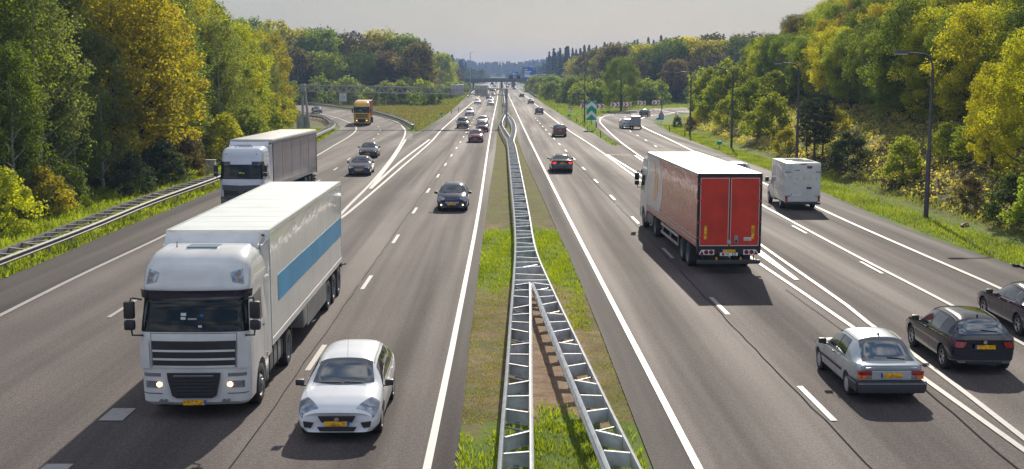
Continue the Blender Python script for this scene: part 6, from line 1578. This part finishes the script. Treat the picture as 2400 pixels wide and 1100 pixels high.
# grass ----------------------------------------------------------------------
def blades(name, P, H, wdt, col, seed, label, lean=.5):
    rg = np.random.default_rng(seed); n = len(P); a = rg.uniform(0, 2 * pi, n); h = H * rg.uniform(.45, 1.25, n); w_ = wdt * rg.uniform(.7, 1.3, n)
    d = np.stack([np.cos(a), np.sin(a), np.zeros(n)], 1) * w_[:, None] * .5; b = rg.uniform(0, 2 * pi, n); ln = np.stack([np.cos(b), np.sin(b), np.zeros(n)], 1) * (h * lean * rg.random(n))[:, None]
    up = np.array([0, 0, 1.0])[None] * h[:, None]
    V = np.stack([P - d, P + d, P + d * .55 + up * .65 + ln * .4, P + up + ln], 1).reshape(-1, 3); F = np.arange(n * 4).reshape(-1, 4)
    q = np.sin(P[:, 0] * 1.3) * np.sin(P[:, 1] * .7 + 1) * .25 + .45
    me = np_mesh(name, V, F, np.clip(q + rg.uniform(-.3, .3, n), 0, 1)); o = link_mesh(name, me, M_blade); o.color = (*col, 1); return tag(o, label, 'grass', kind='stuff')
def median_pts(n, y0, y1, u0, u1, seed, gz_=False):
    rg = np.random.default_rng(seed); Y = y0 + (y1 - y0) * rg.random(n); U = rg.uniform(u0, u1, n); xl, xr = mx_l(Y), mx_r(Y); X = xl + (xr - xl) * U
    c = np.sin(X * 3 + Y * 1.7) * np.sin(Y * 2.3 - X) ; keep = rg.random(n) < (.55 + .45 * c) * (green_zone(Y, U) ** 1.5 if gz_ else 1)
    return np.stack([X, Y, -.055 + .035 * np.sin(U * pi)], 1)[keep]
blades('median_grass', np.concatenate([median_pts(34000, 14, Y0 + 2.5, .0, .97, 1, True), median_pts(44000, Y1a - 3, Y1b + 3, .0, 1.0, 2, True), median_pts(1800, Y1a - 8, Y1a, .72, .95, 4)]), .15, .022, (.19, .235, .015), 3, 'bright green grass tufts growing under and beside the central guardrail')
blades('median_dry_grass', np.concatenate([median_pts(14000, Y0, Y1a, 0, .34, 5), median_pts(9000, Y0, Y1a, .74, 1, 6), median_pts(1500, Y0, Y1a, .3, .8, 16), median_pts(26000, Y1b, 160, 0, 1, 7)]), .07, .02, (.20, .18, .06), 8, 'thin short olive and straw grass scattered over the soil of the central reservation')
def verge_pts(edge, sgn, n, y0, y1, d0, d1, seed, bias=1.4):
    rg = np.random.default_rng(seed); Y = y0 + (y1 - y0) * rg.random(n) ** bias; X = sgn * (np.interp(Y, ER_Y if edge == 'r' else EL_Y, ER_X if edge == 'r' else EL_X) + rg.uniform(d0, d1, n)); return np.stack([X, Y, HZ(X, Y) - .01], 1)
blades('verge_grass', verge_pts('l', -1, 60000, 40, 175, .15, 8.5, 11), .26, .05, (.185, .225, .02), 12, 'tall bright green grass of the left verge round the guardrail', .7)
blades('verge_grass', verge_pts('r', 1, 42000, 40, 190, .1, 4.6, 13), .18, .05, (.165, .20, .022), 14, 'green grass strip along the right shoulder below the bank', .7)
gp_ = np.array([(x, y) for x, y in ((R_.uniform(-60, -8), R_.uniform(150, 345)) for _ in range(60000))]); 
def inside_gore(P):
    A, B = path(left_rampfar, 4), path(left_main, 6); A = sorted([(p.y, p.x) for p in A if p.x > -75]); B = sorted([(p.y, p.x) for p in B])
    xl = np.interp(P[:, 1], [a for a, _ in A], [b for _, b in A]); xr = np.interp(P[:, 1], [a for a, _ in B], [b for _, b in B]); return (P[:, 0] > xl + .8) & (P[:, 0] < xr - .2) & (P[:, 1] > A[0][0])
g_ = gp_[inside_gore(gp_)]; blades('heath_grass', np.stack([g_[:, 0], g_[:, 1], HZ(g_[:, 0], g_[:, 1])], 1), .30, .12, (.125, .115, .03), 15, 'rough green and brown heath between the left slip road and the main road', .7)
gq = np.array([(R_.uniform(8, 50), R_.uniform(130, 345)) for _ in range(40000)])
A = sorted([(p.y, p.x) for p in path(right_main, 4)]); B = sorted([(p.y, p.x) for p in path(gore_back, 3) if p.x < 70])
xl = np.interp(gq[:, 1], [a for a, _ in A], [b for _, b in A]); xr = np.interp(gq[:, 1], [a for a, _ in B], [b for _, b in B]); kp = (gq[:, 0] > xl + .2) & ((gq[:, 0] < xr - .3) | (gq[:, 1] > 292)) & (gq[:, 1] > B[0][0] + .5)
gq = gq[kp]; blades('nose_grass', np.stack([gq[:, 0], gq[:, 1], HZ(gq[:, 0], gq[:, 1])], 1), .32, .13, (.15, .19, .03), 16, 'grass nose between the right slip road and the main road', .7)
fx = []; LMY = [p.y for p in path(left_main, 20)]; LMX = [p.x for p in path(left_main, 20)]
for q in range(26000):
    y = R_.uniform(292, 680); sd_ = R_.random() < .5; e0 = float(np.interp(y, [a for a, _ in A], [b for _, b in A]))
    if sd_: fx.append((e0 + R_.uniform(.3, 13 if y > 345 else 22), y))
    else: fx.append((float(np.interp(y, LMY, LMX)) - R_.uniform(.3, 14), y))
fx = np.array(fx); fx = fx[(fx[:, 0] > 0) | (fx[:, 1] > 322)]; blades('far_verge_grass', np.stack([fx[:, 0], fx[:, 1], HZ(fx[:, 0], fx[:, 1])], 1), .45, .25, (.12, .14, .03), 17, 'green verges of the motorway running towards the bridge', .7)
# scrub on the right bank
def scrub(name, n, seed, col, dr, yr, sz, label):
    rg = np.random.default_rng(seed); k = n // 26; Y = rg.uniform(*yr, k); D = rg.uniform(*dr, k); X = np.interp(Y, ER_Y, ER_X) + D; idx = np.repeat(np.arange(k), 26); m = len(idx)
    rr = rg.uniform(.3, .95, k)[idx]; d = rg.normal(size=(m, 3)); d /= np.linalg.norm(d, axis=1)[:, None]; d[:, 2] = abs(d[:, 2]) * .75
    P = np.stack([X[idx], Y[idx], HZ(X, Y)[idx]], 1) + d * (rr * rg.uniform(.4, 1, m))[:, None]; N = d + rg.normal(size=(m, 3)) * .5; N /= np.linalg.norm(N, axis=1)[:, None]
    V = quads(P, N, sz, rg); me = np_mesh(name, V, np.arange(len(V)).reshape(-1, 4), np.clip(rg.uniform(.0, .8, k)[idx] + rg.uniform(-.2, .3, m), 0, 1)); o = link_mesh(name, me, M_leaf); o.color = (*col, 1); return tag(o, label, 'scrub', kind='stuff')
scrub('bank_scrub', 46000, 21, (.34, .29, .13), (4.0, 15), (48, 215), .20, 'brownish heather and bramble scrub covering the right bank')
scrub('bank_scrub', 22000, 22, (.27, .29, .06), (4.4, 15), (48, 215), .20, 'patches of green low scrub on the right bank')
scrub('bank_scrub', 12000, 23, (.045, .035, .028), (4.0, 9), (48, 110), .18, 'dark heather tussocks low on the right bank')
# ------------------------------------------------------------------ traffic
def heading(P, p, down=False):
    i = min(range(len(P)), key=lambda k: (P[k] - p).length); i = max(1, min(i, len(P) - 2)); d = (P[i + 1] - P[i - 1]).normalized()
    return atan2(d.y, d.x) - pi / 2 + (pi if down else 0)
P_white = paint('car_white', (.70, .72, .74), .25, 0, .08); P_silver = paint('car_silver', (.47, .53, .58), .3, .5); P_black = paint('car_black', (.006, .009, .020), .14)
P_navy = paint('car_navy', (.012, .018, .06), .16, .2); P_insig = paint('car_dark_blue', (.015, .018, .045), .14, .2); P_maroon = paint('car_maroon', (.16, .012, .05), .2, .3); P_dred = paint('car_dark_red', (.05, .008, .012), .2, .2)
P_grey = paint('car_grey', (.10, .11, .12), .25, .4); P_teal = paint('car_teal', (.015, .05, .07), .2, .3); P_lsilver = paint('car_light_silver', (.48, .5, .53), .28, .5); P_dgr = paint('car_charcoal', (.03, .032, .036), .2, .3)
protos = []
def put(o, px, py, P, down, end, dx=0.0, L=None):
    """end: -1 photo point is the near end of the vehicle; the vehicle's centre is placed half a length behind it"""
    p = G(px, py); h = heading(P, p, down); o.rotation_euler[2] = h
    f = Vector((-sin(h), cos(h), 0)); o.location = p + f * (-L / 2 + .85 if down else L / 2 - .75)
    o.location.z = 0; return o
def put_front(o, px, py, P): p = G(px, py); h = heading(P, p, True); o.rotation_euler[2] = h; o.location = (p.x, p.y, 0); return o
# lorries (origin at the cab front)
o = white_lorry(); o.rotation_euler[2] = pi + R(.35); p = G(462, 985); o.location = (p.x, p.y, 0)
o.location.y = G(512, 541, 3.98).y - 2.72; o.location.x = G(512, 541, 3.98).x - .0
o = curtain_lorry(); t = G(589, 328, 4.02); h = atan2(*( (G(715, 310, 4.02) - G(639, 328, 4.02)).xy )) ; o.rotation_euler[2] = pi - h; f = Vector((-sin(pi - h), cos(pi - h), 0)); o.location = (t.x, t.y, 0); o.location += f * 2.75
p = G(848, 295); o = yellow_lorry(); o.rotation_euler[2] = heading(L6, p, True); o.rotation_euler[2] = pi + R(4); o.location = (p.x, p.y, 0)
a, b = G(1641, 404, 3.97), G(1785, 410, 3.97); c0 = G(1533, 359, 3.97); rl_ = red_lorry(); hd = atan2(-(c0 - a).x, (c0 - a).y); m_ = (a + b) / 2; f = Vector((-sin(hd), cos(hd), 0)); rl_.rotation_euler[2] = hd; rl_.location = (m_.x + f.x * 16.0, m_.y + f.y * 16.0, 0)
o = box_van(); p = G(1870, 489); hd = heading(R6, p); f = Vector((-sin(hd), cos(hd), 0)); o.rotation_euler[2] = hd; o.location = (p.x + f.x * 4.6, p.y + f.y * 4.6, 0)
# near cars
CARS = []
def C(kind, pm, lab, px, py, P, down, cat='car', group=None, **kw):
    c = car(kind, pm, 'car', lab, cat, group, kw); L = {'hatch': 4.34, 'wedge': 4.16, 'hatch3': 4.2, 'saloon': 4.72, 'mpv': 4.4, 'estate': 4.55}[kind]
    put(c, px, py, P, down, -1, L=L); CARS.append((kind, c, L)); return c
C('hatch', P_white, 'white five-door hatchback driving towards the camera beside the nearest lorry', 803, 1012, L2, True, aerial=True)
C('wedge', P_silver, 'silver three-door fastback with black bumpers, on the double line at right', 2063, 927, R3, False)
C('hatch3', P_black, 'black three-door hatchback right of the silver fastback', 2281, 864, R4, False, rim='alloy', brake=False)
C('saloon', P_insig, 'dark car half out of the frame at the right edge', 2462, 792, R6, False, rim='alloy', chrome=True)
C('hatch', P_navy, 'dark blue hatchback facing the camera alone in the lane beside the central reservation', 1061, 493, L1, True, fog=True, aerial=True, grille='chrome', rim='alloy')
C('saloon', P_insig, 'dark blue saloon with chrome grille, the nearer of two together on the left slip road', 844, 411, L6, True, grille='chrome', lit=True, rim='alloy', chrome=True)
C('saloon', P_dgr, 'dark saloon with lit yellowish headlamps following close behind another on the left slip road', 864, 370, L6, True, lit=True, rim='alloy')
C('saloon', P_teal, 'small dark teal car coming round the far left bend behind the yellow lorry', 745, 266, L6, True, lit=True)
C('hatch', P_maroon, 'maroon hatchback facing the camera, front one of the cluster by the gantry shadow', 1115, 334, L2, True, lit=True)
C('hatch', P_dred, 'dark maroon car half hidden behind the maroon hatchback', 1130, 310, L1, True, lit=False)
C('hatch', P_lsilver, 'silver hatchback behind the two maroon cars, facing the camera', 1131, 294, L1, True, lit=True)
C('mpv', P_dgr, 'dark people carrier with bright headlamps in the left main lane', 1084, 301, L3, True, lit=True)
C('estate', P_lsilver, 'silver car with lit lamps in the left main lane beyond the dark people carrier', 1100.5, 271, L3, True, lit=True)
C('saloon', P_black, 'black saloon seen from behind, alone near the central reservation on the right', 1317, 404, R1, False, brake=True, rim='alloy')
C('mpv', P_dred, 'dark red people carrier seen from behind on the right carriageway', 1312, 321, R2, False)
C('hatch', P_teal, 'dark teal hatchback driving away through the right bend', 1509, 274, R6, False)
C('estate', P_dgr, 'dark car seen from behind on the right carriageway beyond the dark red people carrier', 1264, 268, R3, False, plates=False)
C('hatch', P_silver, 'silver car towing the small grey box trailer round the right bend', 1489, 298, R6, False)
o = box_trailer(); p = G(1492, 304); hd = heading(R6, G(1497, 300)); o.rotation_euler[2] = R(-3); o.location = (p.x, p.y + 1.3, 0)
CARS[-1][1].location = (p.x - 1.05, p.y + 4.2, 0); CARS[-1][1].rotation_euler[2] = R(2)
C('hatch', P_white, 'white car almost hidden between the red lorry and the white van', 1731, 428, R6, False)
# farther cars: copies of the built ones with their own paint
byk = {}
for k, c, L in CARS: byk.setdefault(k, []).append((c, L))
def F_(kind, pm, lab, px, py, P, down, idx=0, group=None):
    src, L = byk[kind][idx]; c = copy_tree(src); c['label'] = lab
    if group: c['group'] = group
    elif 'group' in c: del c['group']
    for ch in KIDS.get(c.name, []):
        if ch.name.split('.')[0] in ('body', 'door_handle', 'tail_panel', 'spoiler_lip'):
            ch.material_slots[0].link = 'OBJECT'; ch.material_slots[0].material = pm
    put(c, px, py, P, down, -1, L=L); return c
F_('hatch', P_lsilver, 'silver car at the front of a close pair near the central reservation', 1150, 248, L1, True, 2)
F_('estate', P_white, 'pale car right behind the silver one near the central reservation', 1150.5, 240, L1, True)
F_('saloon', P_lsilver, 'whitish car in the left main lane below the hanging sign backs', 1119, 244.5, L3, True)
F_('estate', P_white, 'pale car just below the right-hand sign back of the gantry', 1130, 228, L3, True)
F_('hatch', P_dgr, 'dark grey car in the middle of the far left carriageway below the gantry beam', 1145, 232.5, L2, True)
F_('estate', P_dgr, 'dark car near the central reservation below the gantry beam', 1155.5, 225.5, L1, True)
F_('hatch', P_grey, 'grey far car seen through the gantry lattice', 1158, 215, L1, True); F_('mpv', P_dgr, 'dark far car seen through the gantry lattice, left of the grey one', 1150, 214.5, L2, True)
G1 = 'tiny far cars on the left carriageway near the bridge'; LB = 'tiny far car on the left carriageway near the bridge'
for k, (px, py, m, kd) in enumerate(((1151, 203.5, P_lsilver, 'hatch'), (1163, 196.5, P_dgr, 'hatch'), (1160, 205, P_navy, 'saloon'), (1146, 208, P_lsilver, 'mpv'), (1154, 198.5, P_lsilver, 'hatch'))): F_(kd, m, LB, px, py, L1 if px > 1157 else L2, True, 0, G1)
F_('hatch', P_dgr, 'dark car seen from behind in the right carriageway just past the gantry post', 1223, 228.5, R2, False, 1); F_('saloon', P_grey, 'grey saloon seen from behind at the right edge line of the far carriageway', 1244.5, 244, R3, False, 2)
F_('saloon', P_dgr, 'dark far car right below the brown lorry on the right carriageway', 1205.5, 209.5, R2, False, 0)
G2 = 'tiny far cars on the right carriageway near the bridge'; LC = 'tiny far car seen from behind near the bridge on the right carriageway'
for px, py, m, kd in ((1189, 206, P_lsilver, 'hatch'), (1193, 200.5, P_dgr, 'mpv'), (1187, 198, P_lsilver, 'hatch'), (1183, 196.8, P_dgr, 'saloon'), (1190, 197, P_white, 'estate'), (1197, 197.5, P_lsilver, 'hatch'), (1208, 199.5, P_dgr, 'mpv')): F_(kd, m, LC, px, py, R1 if px < 1188 else R2, False, 0, G2)
F_('estate', P_white, 'white far car on the road right of the bridge pier', 1230, 206, R3, False); F_('mpv', P_dgr, 'dark far car beside the bridge pier, right of the white one', 1240, 208, R3, False)
def far_lorry(px, py, m, down, lab):
    r = empty('box_lorry', (0, 0, 0), label=lab, cat='lorry'); b = MB(); b.box(-1.25, 1.25, -7.5, 0, .9, 3.9, .04); b.build('load_box', m, r, 40); lev = [(.35, 1.1, -.1, .2), (.5, 1.22, 0, .25), (1.9, 1.22, -.05, .25), (2.8, 1.15, -.25, .25), (3.0, 1.0, -.6, .25)]
    c = Cab(lev, -2.0); o = c.body(m if down else M_wht, r); o.location = (0, 2.2, 0); w_ = c.patch('windscreen', 1.3, 4.7, 1.8, 2.7, M_tglass, r, .01, 14, 4)[0]; w_.location = (0, 2.2, 0)
    MB().box(-1.1, 1.1, -7.6, -7.5, .45, 1.0, .02).build('tail_panel', M_dark, r); MB().box(-.5, .5, -7.4, 2.0, .5, .95).build('chassis', M_dark, r)
    for y in (1.0, -5.5):
        for sx in (1, -1): wheel(r, sx * 1.05, y, .48, .3, sx, 'truckrear')
    p = G(px, py); r.location = (p.x, p.y + (7.5 if not down else 2.2), 0); r.rotation_euler[2] = 0 if not down else pi; return r
far_lorry(1203, 206.5, mat('lorry_brown', (.17, .095, .035), .5), False, 'far brown box lorry seen from behind below the bridge'); far_lorry(1153.5, 201.5, mat('lorry_blue', (.02, .06, .2), .4), True, 'far blue lorry coming towards the camera below the bridge')
# ------------------------------------------------------------------ the air
hzm = bpy.data.materials.new('haze_air'); hzm.use_nodes = True; n = hzm.node_tree; n.nodes.clear()
pv = n.nodes.new('ShaderNodeVolumePrincipled'); pv.inputs['Color'].default_value = (.46, .65, 1.0, 1); pv.inputs['Density'].default_value = HAZE; pv.inputs['Anisotropy'].default_value = 0.0
oo = n.nodes.new('ShaderNodeOutputMaterial'); n.links.new(pv.outputs[0], oo.inputs['Volume'])
hb = MB(); hb.box(-1000, 1000, -80, 3700, -3, 62); o = hb.build('haze', hzm); tag(o, kind='stuff'); o.display_type = 'WIRE'
